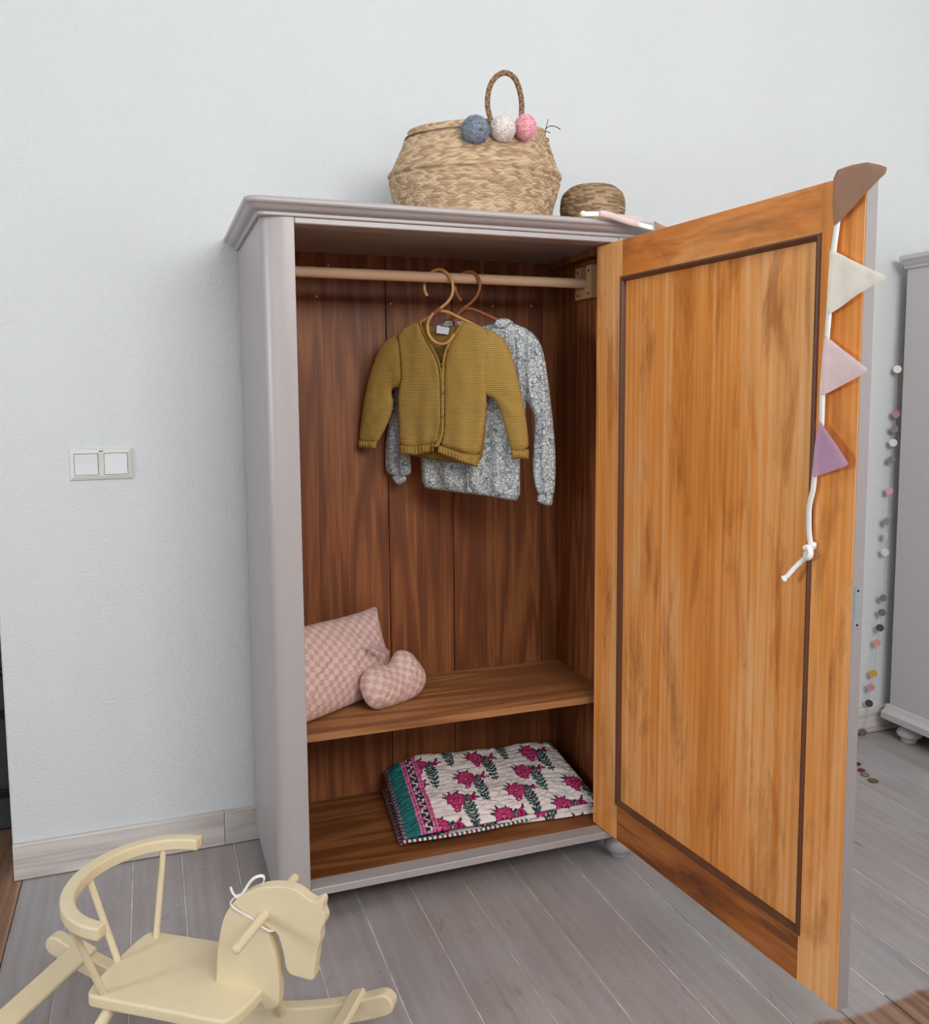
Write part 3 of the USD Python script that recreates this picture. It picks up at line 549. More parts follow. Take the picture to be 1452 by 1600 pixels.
# button bands, buttons, size label
obj("button_band", wire([(-.047, 1.446, .003), (-.024, 1.390, .006), (-.001, 1.352, .009), (.0105, 1.316, .010), (.0135, 1.257, .010), (.0125, 1.188, .010), (.007, 1.147, .012), (-.003, 1.118, .022)], R1, .0036, 60), KD, card, smooth=True)
obj("button_band", wire([(.071, 1.440, .008), (.044, 1.397, .008), (.026, 1.366, .009), (.018, 1.325, .009), (.0165, 1.257, .009), (.016, 1.188, .011), (.012, 1.142, .014), (.0, 1.118, .016)], R1, .0036, 60), KM, card, smooth=True)
for u, v in ((.018, 1.330), (.018, 1.257), (.0175, 1.195)):
    m = lathe([(0, .0), (.0035, 0), (.0045, .0008), (.004, .0018), (0, .0014)], 14); obj("button", to_frame(m, R1+u*GE+v*GZ+.0135*GN, GE, GZ, GN), KD, card, smooth=30)
lb = to_frame(plate([(-.005, 1.432), (.029, 1.4255), (.0255, 1.408), (-.008, 1.4125)], -.0120, -.0112, .0003, .004, 1), R1, GE, GZ, GN); lbn = obj("label", lb, "/World/Looks/label_white", card, label="small white label sewn inside the neck")

bl = thing("blouse", (R2[0], R2[1], .96), label="pale floral print child's blouse with long sleeves hanging behind the cardigan", category="blouse")
BP = "/World/Looks/blouse_print"
fb = lambda u, v, t: (.010*np.sin(u*90+4*vnoise(u, v, 6, 2))*np.clip((1.25-v)/.25, 0, 1)+.012*vnoise(u, v*.3, 26, 4))*t
def bpart(name, pts, w, T, R, fold, res=.0042, it=1):
    m, _ = garment_part(S2(pts), R2, w, T, R, res, fold, it); obj(name, m, BP, bl, smooth=True)
bpart("sleeve", [(.080, 1.436), (.102, 1.437), (.147, 1.418), (.175, 1.386), (.187, 1.345), (.196, 1.287), (.206, 1.209), (.215, 1.118), (.2165, 1.05), (.214, 1.0), (.207, .985), (.176, .987), (.168, .994), (.157, 1.025), (.154, 1.095), (.159, 1.164), (.158, 1.2), (.138, 1.232), (.105, 1.26), (.085, 1.35)], -.004, .016, .036, lambda u, v, t: (.016*vnoise(u*1.3, v*.35, 34, 6)+.006*np.sin((u-.02*(1.3-v))*190))*t)
bpart("cuff", [(.170, .992), (.168, .972), (.190, .962), (.208, .963), (.211, .992)], 0, .011, .016, None, .003, 0)
bpart("sleeve", [(-.155, 1.423), (-.185, 1.400), (-.211, 1.367), (-.235, 1.30), (-.247, 1.225), (-.263, 1.147), (-.270, 1.069), (-.266, 1.035), (-.245, 1.026), (-.205, 1.026), (-.191, 1.035), (-.188, 1.045), (-.190, 1.075), (-.194, 1.186), (-.185, 1.262), (-.130, 1.30), (-.13, 1.40)], -.004, .015, .036, lambda u, v, t: (.016*vnoise(u*1.3, v*.35, 34, 16)+.006*np.sin(u*190))*t)
bpart("cuff", [(-.248, 1.030), (-.242, 1.014), (-.228, 1.0), (-.205, 1.010), (-.2, 1.030)], 0, .010, .012, None, .003)
bpart("body", [(.062, 1.446), (.096, 1.446), (.112, 1.430), (.132, 1.351), (.138, 1.232), (.134, 1.198), (.122, 1.14), (.1215, 1.05), (.1212, .971), (.085, .974), (.048, .980), (.0, .985), (-.068, .990), (-.12, .994), (-.156, .998), (-.158, 1.076), (-.162, 1.234), (-.166, 1.329), (-.155, 1.40), (-.118, 1.436), (-.09, 1.448), (-.06, 1.436), (-.035, 1.432), (.014, 1.430), (.045, 1.436)], -.002, .015, .03, fb)
bpart("collar", [(.050, 1.431), (.066, 1.449), (.096, 1.4475), (.103, 1.440), (.090, 1.424), (.072, 1.420)], .014, .007, .010, None, .003)
bpart("collar", [(-.085, 1.449), (-.055, 1.447), (-.028, 1.444), (-.028, 1.428), (-.06, 1.424), (-.095, 1.432)], .010, .006, .010, None, .003)
obj("button_placket", to_frame(plate(S2([(-.020, 1.43), (-.008, 1.43), (-.006, 1.2), (-.006, .992), (-.020, .993), (-.021, 1.2)]), .0125, .0155, .001, .01, 2), R2, GE, GZ, GN), BP, bl)

# ================================================================== pillows and quilt
pe1 = np.array([.827, .562, 0]); pe1 /= np.linalg.norm(pe1); ph = np.array([pe1[1], -pe1[0], 0]); pe2 = GZ-.38*ph; pe2 /= np.linalg.norm(pe2); pn = np.cross(pe1, pe2)
PK = "/World/Looks/pillow_check"
def rot_uv(uv, ang, size):
    c, s = math.cos(ang), math.sin(ang); return np.column_stack([uv[:, 0]*c-uv[:, 1]*s, uv[:, 0]*s+uv[:, 1]*c])/size
pil = thing("pillow", (.36, -.24, .4367), label="large pink checked cushion leaning at the left of the shelf", category="pillow")
fp = lambda u, v, t: (.022*vnoise(u+.6*v, v-.5*u, 14, 21)+.024*vnoise((u*.5+v)*.6, (v-.5*u)*2.4, 26, 23)+.010*vnoise(u*1.5, v*1.5, 50, 24)+.006*np.sin((u*.5+v)*75)*np.clip((u+.02)*8, 0, 1)*np.clip(v*6-.5, 0, 1))*t
m, uv = puff(smooth_outline([(-.195, .02), (-.185, .12), (-.165, .236), (-.08, .236), (.0, .234), (.08, .230), (.16, .229), (.205, .232), (.221, .234), (.223, .232), (.217, .208), (.214, .185), (.209, .137), (.213, .080), (.216, .030), (.214, .010), (.17, .008), (.10, .004), (.0, .004), (-.10, .004), (-.17, .008)], 1), .055, .12, .0055, back=.55, fold=fp, power=.6)
obj("cushion_cover", to_frame(m, (.36, -.265, .4395), pe1, pe2, pn), PK, pil, smooth=True, uv=rot_uv(uv, math.radians(20), .0150))
he1 = np.array([.9, .436, 0]); he1 /= np.linalg.norm(he1); hh = np.array([he1[1], -he1[0], 0]); he2 = GZ-.45*hh; he2 /= np.linalg.norm(he2); hn = np.cross(he1, he2)
hp = thing("heart_pillow", (.5, -.25, .4367), label="small heart-shaped pink checked pillow with a mauve loop in front of the large cushion", category="pillow")
HO = smooth_outline([(.064, .132), (.093, .118), (.111, .085), (.124, .048), (.110, .016), (.074, -.004), (.023, -.006), (-.036, -.006), (-.072, -.001), (-.093, .023), (-.097, .053), (-.097, .070), (-.080, .096), (-.05, .111), (-.012, .105), (.006, .099), (.020, .104), (.036, .122)], 2)
fh = lambda u, v, t: (.012*vnoise(u, v, 22, 31)+.018*vnoise(u+v, v-u, 48, 33)+.004*np.sin(np.arctan2(v-.05, u-.01)*22)*np.exp(-((t-.25)/.25)**2))*t
m, uv = puff(HO, .042, .058, .0045, back=.55, fold=fh, power=.6)
obj("cushion_cover", to_frame(m, (.5, -.272, .4435), he1, he2, hn), PK, hp, smooth=True, uv=rot_uv(uv, math.radians(-14), .0145))
def band(path, w, th=.0012):
    """flat ribbon: path (k,3) centre line, w (3) half width vector"""
    P = spline(path, 30); w = np.asarray(w, float); T = np.gradient(P, axis=0); T /= np.linalg.norm(T, axis=1, keepdims=True); N = np.cross(T, w/np.linalg.norm(w)); 
    m = loft(np.stack([P-w+N*th, P+w+N*th, P+w-N*th, P-w-N*th], 1)); m.fix_normals(); return m
obj("hanging_loop", to_frame(band([(-.004, .100, .004), (.001, .112, .016), (.0025, .124, .026), (-.018, .1375, .036), (-.040, .151, .040), (-.056, .163, .036)], (.0035, .0062, .001)), (.5, -.272, .4435), he1, he2, hn), "/World/Looks/strap_mauve", hp, smooth=30, label="mauve fabric loop")

# quilt: folded in layers, printed with rows of roses over a white ground and a teal and pink border
def quilt_print(u, v):
    """u along the width (m) from the left edge, v towards the back; flat block print, colours per point"""
    n = len(u); col = np.tile(np.array(lin("#e6dcd9")), (n, 1))
    MAG, DK, TEAL, GREEN, PINK, NAVY = (np.array(lin(c)) for c in ("#b03067", "#7d1742", "#2c6f72", "#3c5a57", "#d07ba0", "#2a3440"))
    def put(mask, c): col[mask] = c
    body = u > .092
    cs = []
    for r in range(-1, 7):
        for k in range(-1, 6): cs.append((.160+k*.176+[0, .110, .055][r % 3], .330-r*.082))
    for (mx, my) in cs:
        near = np.nonzero(body & (np.abs(u-mx) < .085) & (v > my-.115) & (v < my+.05))[0]
        if not len(near): continue
        cu, cv = u[near]-mx, v[near]-my
        def put2(mask, c): col[near[mask]] = c
        def disc(x, y, r, lob=0, amp=0, ph=0):
            a = np.arctan2(cv-y, cu-x); return np.hypot(cu-x, cv-y) < r*(1+amp*np.cos(lob*a+ph))
        def leaf(x, y, ang, L, W):
            c, s_ = math.cos(ang), math.sin(ang); du, dv = cu-x, cv-y; p = du*c+dv*s_; q = -du*s_+dv*c; t = np.clip(p/L, 0, 1)
            return (p > 0) & (p < L) & (np.abs(q) < W*np.sin(PI*t)**.8*(.8+.35*np.sin(p*1100)))
        sx = .030+.10*(cv+.02)*np.where(cv > -.03, .4, -.10)
        put2((np.abs(cu-sx) < .0018) & (cv > -.105) & (cv < .012), GREEN)
        for k in range(9):
            y = -.098+k*.0125; x0 = .030+.10*(y+.02)*(.4 if y > -.03 else -.10)
            for sgn in (1, -1):
                L = .013+.017*math.sin(PI*(k+.6)/9.5)**1.5
                put2(leaf(x0, y, PI/2-sgn*(.85-.03*k), L, .0058), GREEN if (k+sgn) % 3 else NAVY)
        for ang in (2.5, 3.0, 1.9, .3, .9): put2(leaf(-.004, .006, ang, .036, .0045), NAVY)
        put2(disc(0, 0, .0265, 9, .09), DK); put2(disc(0, 0, .0245, 9, .11, .4), MAG)
        a = np.arctan2(cv, cu); r = np.hypot(cu, cv)
        put2((r < .020) & (np.abs(np.sin(4.5*a+r*230)) < .22), PINK); put2(r < .008, DK); put2((r < .0055) & (np.sin(3*a) > -.3), PINK)
        put2(leaf(.050, .002, 1.0, .024, .005), NAVY); put2(leaf(.050, .002, -.3, .022, .004), NAVY)
        put2(disc(.050, .002, .0105, 5, .22), MAG); put2(disc(.050, .002, .005), DK)
        put2(disc(-.004, -.033, .0095, 6, .15), MAG); put2(disc(-.004, -.033, .0038), PINK)
    # border, from the left edge inwards
    put(u < .046, TEAL)
    b1 = (u >= .046) & (u < .058); put(b1, PINK); put(b1 & (np.abs(u-.052) < .0028) & (np.sin(v*900) > -.2), MAG)
    put((u >= .058) & (u < .079), NAVY); w = (u >= .058) & (u < .079)
    put(w & (np.abs(u-.0685-.006*np.sin(v*260)) < .0028), np.array(lin("#d9cfcf"))); put(w & (np.sin(v*260+1.6) > .75) & (np.abs(u-.0685) < .008), PINK)
    b2 = (u >= .079) & (u < .092); put(b2, PINK); put(b2 & (np.abs(u-.0855) < .003) & (np.sin(v*900) > -.2), MAG)
    e = u < .009; put(e, np.array(lin("#e2d8d8"))); put(e & (np.sin(v*430+u*500) > 0), np.array(lin("#7c2440"))); put(e & (np.sin(v*430+u*500) < -.55), TEAL)
    return col
ql = thing("quilt", (.77, -.22, .1047), label="folded quilt printed with magenta roses and a teal border on the wardrobe floor", category="quilt")
QBL, QBR, QFL, QFR = (np.array(p) for p in ((.513, -.085, .226), (1.040, -.090, .200), (.482, -.393, .150), (1.045, -.402, .143)))
def quilt_layer(zs0, zs1, name, inset=0.0, ushift=0.0, vshift=0.0, nu=300, nv=190, seed=0, left_out=0.0):
    """one folded layer between two heights of the stack (0 floor .. 1 top); a rounded slab with quilting puckers"""
    def grid(nu, nv): return np.meshgrid(np.linspace(0, 1, nu), np.linspace(0, 1, nv), indexing='ij')
    S, T_ = grid(nu, nv)
    s, t = S.ravel(), T_.ravel()
    top = (QFL*(1-s)[:, None]+QFR*s[:, None])*(1-t)[:, None]+(QBL*(1-s)[:, None]+QBR*s[:, None])*t[:, None]
    fz = .1052; hgt = top[:, 2]-fz
    W, D = .55, .31
    wob = .012*(meshkit.fbm(np.column_stack([s*6, t*6, np.full(len(s), seed)]), 3, seed)-.5)
    dr = 1-.34*(1-np.clip(s/.24, 0, 1))**2; z1 = fz+hgt*zs1*dr; z0 = fz+hgt*zs0*dr; zm, hh_ = (z1+z0)/2, (z1-z0)/2
    du = np.minimum(s, 1-s)*W; dv = np.minimum(t, 1-t)*D
    r = .030; e = np.sqrt(np.clip(1-(1-np.clip(np.minimum(du, dv)/r, 0, 1))**2, 0, 1))
    puck = .0022*np.abs(np.sin(t*D/.017*PI+2.2*np.sin(s*11+seed)+3*meshkit.noise(np.column_stack([s*9, t*6, np.full(len(s), 1.)]), 8)))**.7+.0105*(meshkit.fbm(np.column_stack([s*W*50, t*D*62, np.full(len(s), seed+2.)]), 3, seed+4)-.5)
    x = top[:, 0]+inset*(.5-s)*2-left_out*(1-s)**6; y = top[:, 1]+inset*(.5-t)*2+.010*np.sin(s*5+seed*1.7)*(1-t)**3+.006*np.sin(t*8+seed)*(1-s)**3*0
    zt = zm+hh_*e+puck*e+wob*e; zb = zm-hh_*e
    V = np.vstack([np.column_stack([x, y, zt]), np.column_stack([x, y, zb])])
    idx = np.arange(nu*nv).reshape(nu, nv); a, b, c, d = idx[:-1, :-1].ravel(), idx[1:, :-1].ravel(), idx[1:, 1:].ravel(), idx[:-1, 1:].ravel()
    top_f = np.vstack([np.stack([a, b, c], 1), np.stack([a, c, d], 1)]); bot_f = top_f[:, ::-1]+nu*nv
    col = quilt_print(s*W+ushift, t*D+vshift); 
    return trimesh.Trimesh(V, np.vstack([top_f, bot_f]), process=False), np.vstack([col, col])
for k, (a, b, ins, us, vs, lo) in enumerate(((0.0, .36, .004, -.035, .03, .012), (.33, .60, .010, -.045, .06, -.006), (.56, 1.0, 0.0, 0.0, 0.0, 0.0))):
    q, col = quilt_layer(a, b, "layer", ins, us, vs, *((430, 270) if k == 2 else (240, 130)), seed=k, left_out=lo); obj("folded_layer", q, "/World/Looks/print_cloth", ql, smooth=True, color=col)
# striped binding along the front fold
P = np.array([QFL*(1-s)+QFR*s for s in np.linspace(0.0, .62, 160)]); P[:, 2] = .1052+(P[:, 2]-.1052)*.42-.012*np.linspace(0, 1, 160)*0; P[:, 1] += .010*np.sin(np.linspace(0, .62, 160)*5+2*1.7)*1-.002
bm = tube(P, .0038, 8, flat=1.4); bc = np.repeat(np.array([lin("#e2d8d8"), lin("#7c2440"), lin("#e2d8d8"), lin("#2c6f72")])[(np.arange(160)//3) % 4], 8, 0); bc = np.vstack([bc, bc[:1], bc[-1:]])
obj("striped_binding", bm, "/World/Looks/print_cloth", ql, smooth=True, color=bc)

# ================================================================== baskets on top
def plait(prof, cx, cy, sxy, tilt, rows_h, stroke, nu, seed, amp, cols, warp=None, mode='herring'):
    """a lathed, oval basket wall whose plaited strokes are real relief; prof (r, z) from the base upwards"""
    pr = spline(prof, 400); L = np.concatenate([[0], np.cumsum(np.linalg.norm(np.diff(pr, axis=0), axis=1))]); nv = int(L[-1]/.0019)
    lv = np.linspace(0, L[-1], nv); R_ = np.interp(lv, L, pr[:, 0]); Z_ = np.interp(lv, L, pr[:, 1])
    th = np.arange(nu)*2*PI/nu
    TH, RR = np.meshgrid(th, R_, indexing='ij'); ZZ = np.broadcast_to(Z_, TH.shape); VV = np.broadcast_to(lv, TH.shape)
    circ = 2*PI*pr[:, 0].mean()*(sxy[0]+sxy[1])/2; ns = int(circ/stroke); U = TH/(2*PI)*ns
    row = np.floor(VV/rows_h); fr_ = VV/rows_h-row
    jit = (meshkit.noise(np.stack([row, row*0, row*0+seed], -1)*1.0, seed)-.5)*2
    if mode == 'herring': t = U+np.where(row % 2 == 0, 1, -1)*fr_*.8+jit
    else: t = U+.5*(row % 2)+.25*np.sin(fr_*PI)+jit*.6
    sid = np.mod(np.floor(t), ns); ft = t-np.floor(t)
    hgt = np.abs(np.sin(PI*ft))**.6*np.abs(np.sin(PI*fr_))**.5
    hsh = np.modf(np.abs(np.sin(sid*12.9898+row*78.233+seed)*43758.5453))[0]
    disp = amp*(hgt-.5)+amp*.4*(hsh-.5)
    dirx, diry = np.cos(TH)*sxy[0], np.sin(TH)*sxy[1]
    X = (RR+disp)*dirx; Y = (RR+disp)*diry; Z = ZZ+0*X
    if warp: X, Y, Z = warp(X, Y, Z, TH, VV/L[-1])
    c0, c1, c2 = (np.array(lin(c)) for c in cols)
    m = np.clip(hsh*1.0, 0, 1)[..., None]; col = np.where(m < .5, c0+(c1-c0)*m*2, c1+(c2-c1)*(m*2-1))
    V = np.stack([X+cx, Y+cy, Z], -1)
    idx = np.arange(nu*nv).reshape(nu, nv); nx = np.roll(idx, -1, 0)
    a, b, c, d = idx[:, :-1].ravel(), nx[:, :-1].ravel(), nx[:, 1:].ravel(), idx[:, 1:].ravel()
    Fc = np.vstack([np.stack([a, b, c], 1), np.stack([a, c, d], 1)])
    return trimesh.Trimesh(V.reshape(-1, 3), Fc, process=False), col.reshape(-1, 3)
BX, BY = .722, -.30
bk = thing("belly_basket", (BX, BY, TOPZ), label="large seagrass belly basket with three pompoms on top of the wardrobe", category="basket")
def bwarp(X, Y, Z, TH, V):
    k = np.clip((Z-1.74)/.19, 0, 1.2)
    Z = Z+.085*X*k + .012*np.exp(-((X+.02)/.16)**2)*np.clip((Z-1.86)/.06, 0, 1)
    X = X+.012*k
    return X, Y*(1-.38*np.clip((Z-1.82)/.10, 0, 1)), Z
bprof = [(.196, TOPZ+.001), (.203, 1.70), (.211, 1.735), (.219, 1.762), (.2235, 1.780), (.2245, 1.787), (.2215, 1.791), (.2265, 1.796), (.2275, 1.802), (.2225, 1.809), (.215, 1.825), (.206, 1.850), (.196, 1.878), (.186, 1.899), (.1825, 1.905), (.1845, 1.909), (.183, 1.914)]
bprof += [(.178, 1.914), (.180, 1.900), (.192, 1.870), (.205, 1.845)]
wm, wc = plait(bprof, BX, BY, (1.0, .72), 0, .0068, .0125, 760, 11, .0030, ("#987b5e", "#b79a7a", "#ccb697"), bwarp)
obj("woven_body", wm, "/World/Looks/straw", bk, smooth=True, color=wc)
zt_ = np.linspace(math.radians(168), math.radians(282), 150); zz_ = 1.894+.0032*np.where(np.arange(150) % 2, 1, -1); zr_ = np.interp(zz_, [1.878, 1.899], [.196, .186])+.0026
zx, zy, zw = bwarp(zr_*np.cos(zt_), zr_*np.sin(zt_)*.72, zz_, zt_, 0); zm_ = tube(np.column_stack([zx+BX, zy+BY, zw]), .0011, 5)
obj("rim_stitching", zm_, "/World/Looks/straw", bk, color=np.tile(np.array(lin("#5e4a38")), (len(zm_.vertices), 1)))
base_an = np.arange(60)*2*PI/60
obj("basket_base", trimesh.creation.extrude_polygon(Polygon(np.column_stack([BX+.197*np.cos(base_an), BY+.142*np.sin(base_an)])), .004, engine="earcut").apply_translation((0, 0, TOPZ+.0005)), "/World/Looks/straw", bk, color=None)
def braid(path, r, turns, tone, seed=0, n=220):
    P = spline(path, n); T = np.gradient(P, axis=0); T /= np.linalg.norm(T, axis=1, keepdims=True)
    A = np.cross(T, [0, 1, 0.0]); A /= np.linalg.norm(A, axis=1, keepdims=True); B = np.cross(T, A); ms, cs = [], []
    ph = np.linspace(0, turns*2*PI, n)
    for k in range(3):
        q = P+A*(r*np.sin(ph+k*2*PI/3))[:, None]+B*(r*.6*np.sin(2*(ph+k*2*PI/3)))[:, None]
        t = tube(q, r*.72, 7); ms.append(t); cs.append(np.tile(np.array(lin(tone[k])), (len(t.vertices), 1)))
    return cat(ms), np.vstack(cs)
hm, hc = braid([(.735, -.395, 1.900), (.728, -.393, 1.925), (.7235, -.39, 1.947), (.723, -.39, 1.970), (.730, -.39, 2.000), (.748, -.39, 2.025), (.770, -.39, 2.035), (.791, -.39, 2.028), (.806, -.39, 2.003), (.813, -.39, 1.972), (.812, -.392, 1.940), (.808, -.395, 1.91)], .0042, 15, ("#8a6c52", "#9d7d5e", "#765b46"))
obj("handle", hm, "/World/Looks/straw", bk, smooth=True, color=hc, label="braided carrying loop")
hm, hc = braid([(.70, -.20, 1.90), (.695, -.195, 1.93), (.71, -.19, 1.952), (.75, -.188, 1.957), (.79, -.19, 1.95), (.80, -.195, 1.92)], .0042, 9, ("#8a6c52", "#9d7d5e", "#765b46"))
obj("handle", hm, "/World/Looks/straw", bk, smooth=True, color=hc)
sl = [tube(spline([(.905, -.33, 1.925), (.915, -.335, 1.938), (.93, -.34, 1.937), (.943, -.343, 1.930)], 14), .0012, 5), tube(spline([(.905, -.33, 1.925), (.91, -.332, 1.945), (.912, -.335, 1.955)], 8), .001, 5)]
rs = np.random.RandomState(3)
for k in range(16):
    s = k/15; p = np.array([.868+.058*s, -.405+.080*s, 1.900-.100*s]); d = rs.normal(0, 1, 3)*.004+np.array([.005, -.005, .001]); sl.append(tube(spline([p, p+d*.6, p+d*1.2+np.array([0, 0, -.004])], 8), .0011, 5))
obj("loose_straw", cat(sl), "/World/Looks/straw", bk, smooth=True, color=np.tile(np.array(lin("#6e563d")), (sum(len(x.vertices) for x in sl), 1)), kind="stuff")
def pompom(c, r, mat, label, seed, flat=1.0, hairs=2600):
    rs = np.random.RandomState(seed); c = np.array(c)
    s = trimesh.creation.icosphere(5, r*.95); v = s.vertices; s.vertices = v*(1+.22*(meshkit.fbm(v/r*5+seed, 4, seed)-.5))[:, None]*np.array([flat, flat, 1])+c
    core = obj("pompom", s, mat, bk, smooth=True, label=label)
    d = rs.normal(size=(hairs, 3)); d /= np.linalg.norm(d, axis=1, keepdims=True)
    a = c+d*r*.86*np.array([flat, flat, 1]); tw = rs.normal(size=(hairs, 3))*.22; e = d+tw; e /= np.linalg.norm(e, axis=1, keepdims=True)
    b = a+e*(r*(.16+.10*rs.rand(hairs)))[:, None]; q = np.cross(e, rs.normal(size=(hairs, 3))); q /= np.linalg.norm(q, axis=1, keepdims=True); w = .0010
    q2 = np.cross(e, q); V = np.stack([a+q*w, a-.5*q*w+.87*q2*w, a-.5*q*w-.87*q2*w, b], 1).reshape(-1, 3); i = np.arange(hairs)*4
    Fc = np.vstack([np.stack([i, i+1, i+3], 1), np.stack([i+1, i+2, i+3], 1), np.stack([i+2, i, i+3], 1)])
    obj("pompom_pile", trimesh.Trimesh(V, Fc, process=False), mat, core, kind="stuff")
pompom((.676, -.428, 1.880), .0335, "/World/Looks/pompom_grey", "grey wool pompom", 1)
pompom((.746, -.430, 1.890), .0310, "/World/Looks/pompom_white", "white wool pompom", 2)
pompom((.808, -.425, 1.900), .0300, "/World/Looks/pompom_pink", "pink wool pompom", 3, flat=.86)
SX, SY = 1.036, -.345
sb = thing("wicker_bowl", (SX, SY, TOPZ), label="small round brown wicker basket beside the large pompom basket", category="basket")
sprof = [(.064, TOPZ+.001), (.074, 1.685), (.0815, 1.708), (.0845, 1.735), (.0825, 1.758), (.074, 1.776), (.062, 1.786), (.050, 1.791), (.044, 1.789), (.052, 1.781), (.066, 1.766), (.074, 1.74), (.068, 1.70)]
wm, wc = plait(sprof, SX, SY, (1.0, 1.0), 0, .0042, .022, 330, 23, .0032, ("#6e563f", "#94785a", "#b39a78"), mode='coil')
obj("woven_body", wm, "/World/Looks/straw", sb, smooth=True, color=wc)
obj("basket_base", trimesh.creation.cylinder(radius=.062, height=.004, sections=40).apply_translation((SX, SY, TOPZ+.0035)), "/World/Looks/straw", sb)

# ================================================================== bunting
bt = thing("bunting", DH+DE*.75-DN*.01+np.array([0, 0, 1.3]), label="string of pastel fabric pennants draped from the wardrobe top down the open door", category="bunting")
def DP(s, z, w): return DH+DE*s+DN*w+np.array([0, 0, z])
def rib(pts, r=.0052, flat=.45, n=60, up=None): return tube(spline(pts, n), r, 10, flat=flat, upref=up if up is not None else DE)
def flag(pts, w, mat, bend=None, th=.0010, label=None):
    """pennant outline (s, z) hanging off the door face at distance w; bend(s, z) adds to the distance"""
    m, uv = puff(np.array(pts), th, .0022, .005, back=1.0, fold=lambda u, v, t: (bend(u, v) if bend else 0)+.004*vnoise(u, v, 30, 41))
    v = m.vertices.copy(); P = DH+v[:, :1]*DE-(w+v[:, 2:])*DN+v[:, 1:2]*GZ
    f = m.faces if np.dot(np.cross(DE, GZ), -DN) > 0 else m.faces[:, ::-1]
    obj("pennant", trimesh.Trimesh(P, f, process=False), "/World/Looks/"+mat, bt, smooth=22, label=label)
RW = "/World/Looks/rope_white"
obj("ribbon", rib([DP(.772, 1.600, -.010), DP(.764, 1.570, -.010), DP(.761, 1.545, -.010), DP(.756, 1.500, -.011), DP(.752, 1.45, -.011), DP(.750, 1.395, -.011), DP(.747, 1.346, -.011), DP(.743, 1.29, -.011), DP(.741, 1.246, -.011), DP(.741, 1.193, -.011), DP(.734, 1.14, -.011), DP(.728, 1.100, -.010), DP(.725, 1.07, -.010), DP(.719, 1.045, -.010), DP(.718, 1.02, -.010), DP(.720, .990, -.010), DP(.727, .962, -.010)], .0062, n=140), RW, bt, smooth=True)
obj("knot", tube(spline([DP(.730, .972, -.010), DP(.722, .962, -.006), DP(.716, .953, -.010), DP(.722, .946, -.016), DP(.731, .952, -.018), DP(.726, .964, -.016), DP(.716, .962, -.016)], 50), .0058, 8), RW, bt, smooth=True)
obj("ribbon_tail", tube(spline([DP(.722, .956, -.010), DP(.712, .941, -.014), DP(.700, .925, -.022), DP(.690, .908, -.030), DP(.682, .899, -.034)], 40), [.0048]*36+[.006, .007, .0068, .004], 10, flat=.7), RW, bt, smooth=True)
obj("thumb_nail", tube(np.array([DP(.735, .953, -.0005), DP(.742, .953, -.014)]), .0011, 6), "/World/Looks/lock_steel", bt)
# pennants on the door face
flag([(.752, 1.620), (.760, 1.6325), (.790, 1.634), (.822, 1.631), (.850, 1.6195), (.862, 1.613), (.860, 1.605), (.822, 1.580), (.772, 1.546), (.756, 1.538), (.751, 1.580)], .013, "flag_brown", lambda u, v: .03*np.clip(u-.80, 0, 1), label="taupe pennant folded over the door's top corner")
flag([(.750, 1.500), (.757, 1.497), (.790, 1.479), (.830, 1.459), (.872, 1.439), (.877, 1.434), (.872, 1.431), (.845, 1.424), (.815, 1.414), (.785, 1.400), (.755, 1.387), (.748, 1.39), (.748, 1.45)], .014, "flag_ivory", lambda u, v: .10*np.clip(u-.78, 0, 1), label="ivory pennant")
flag([(.744, 1.350), (.752, 1.346), (.790, 1.322), (.845, 1.290), (.848, 1.285), (.842, 1.281), (.80, 1.265), (.752, 1.247), (.741, 1.244), (.740, 1.30)], .014, "flag_pink", lambda u, v: .12*np.clip(u-.76, 0, 1), label="pale pink pennant")
flag([(.740, 1.198), (.747, 1.195), (.770, 1.175), (.800, 1.148), (.820, 1.130), (.821, 1.125), (.815, 1.122), (.775, 1.110), (.737, 1.098), (.727, 1.096), (.731, 1.15)], .016, "flag_lavender", lambda u, v: .22*np.clip(u-.745, 0, 1), label="lavender pennant")
obj("fold_over", rib([DP(.775, 1.590, -.008), DP(.775, 1.618, -.008), DP(.776, 1.6275, .0), DP(.777, 1.628, .014), DP(.777, 1.6275, .028), DP(.776, 1.615, .036), DP(.75, 1.60, .045)], .005, n=40), "/World/Looks/flag_brown", bt, smooth=True)
# run on the cornice and behind the door
ct = TOPZ
rp = spline([(.916, -.530, ct+.007), (.932, -.538, ct+.007), (.956, -.544, ct+.006), (1.0, -.548, ct-.002), (1.042, -.550, ct-.010), (1.089, -.552, ct-.0185), (1.111, -.556, ct-.020), (1.135, -.575, ct-.03), (1.15, -.66, 1.600), (1.14, -.82, 1.578), (1.12, -1.0, 1.585), (1.10, -1.15, 1.602), tuple(DP(.75, 1.60, .045))], 140)
obj("ribbon", tube(rp, .0062, 10, flat=.5), RW, bt, smooth=True)
obj("pennant_hem", tube(spline([(.948, -.545, ct+.0075), (.975, -.5475, ct+.004), (1.0, -.550, ct-.002), (1.048, -.552, ct-.0115)], 40), .0088, 10, flat=.75), "/World/Looks/flag_dusty", bt, smooth=True)
obj("knot", trimesh.creation.icosphere(2, .0075).apply_translation((.912, -.530, ct+.008)), RW, bt, smooth=True)
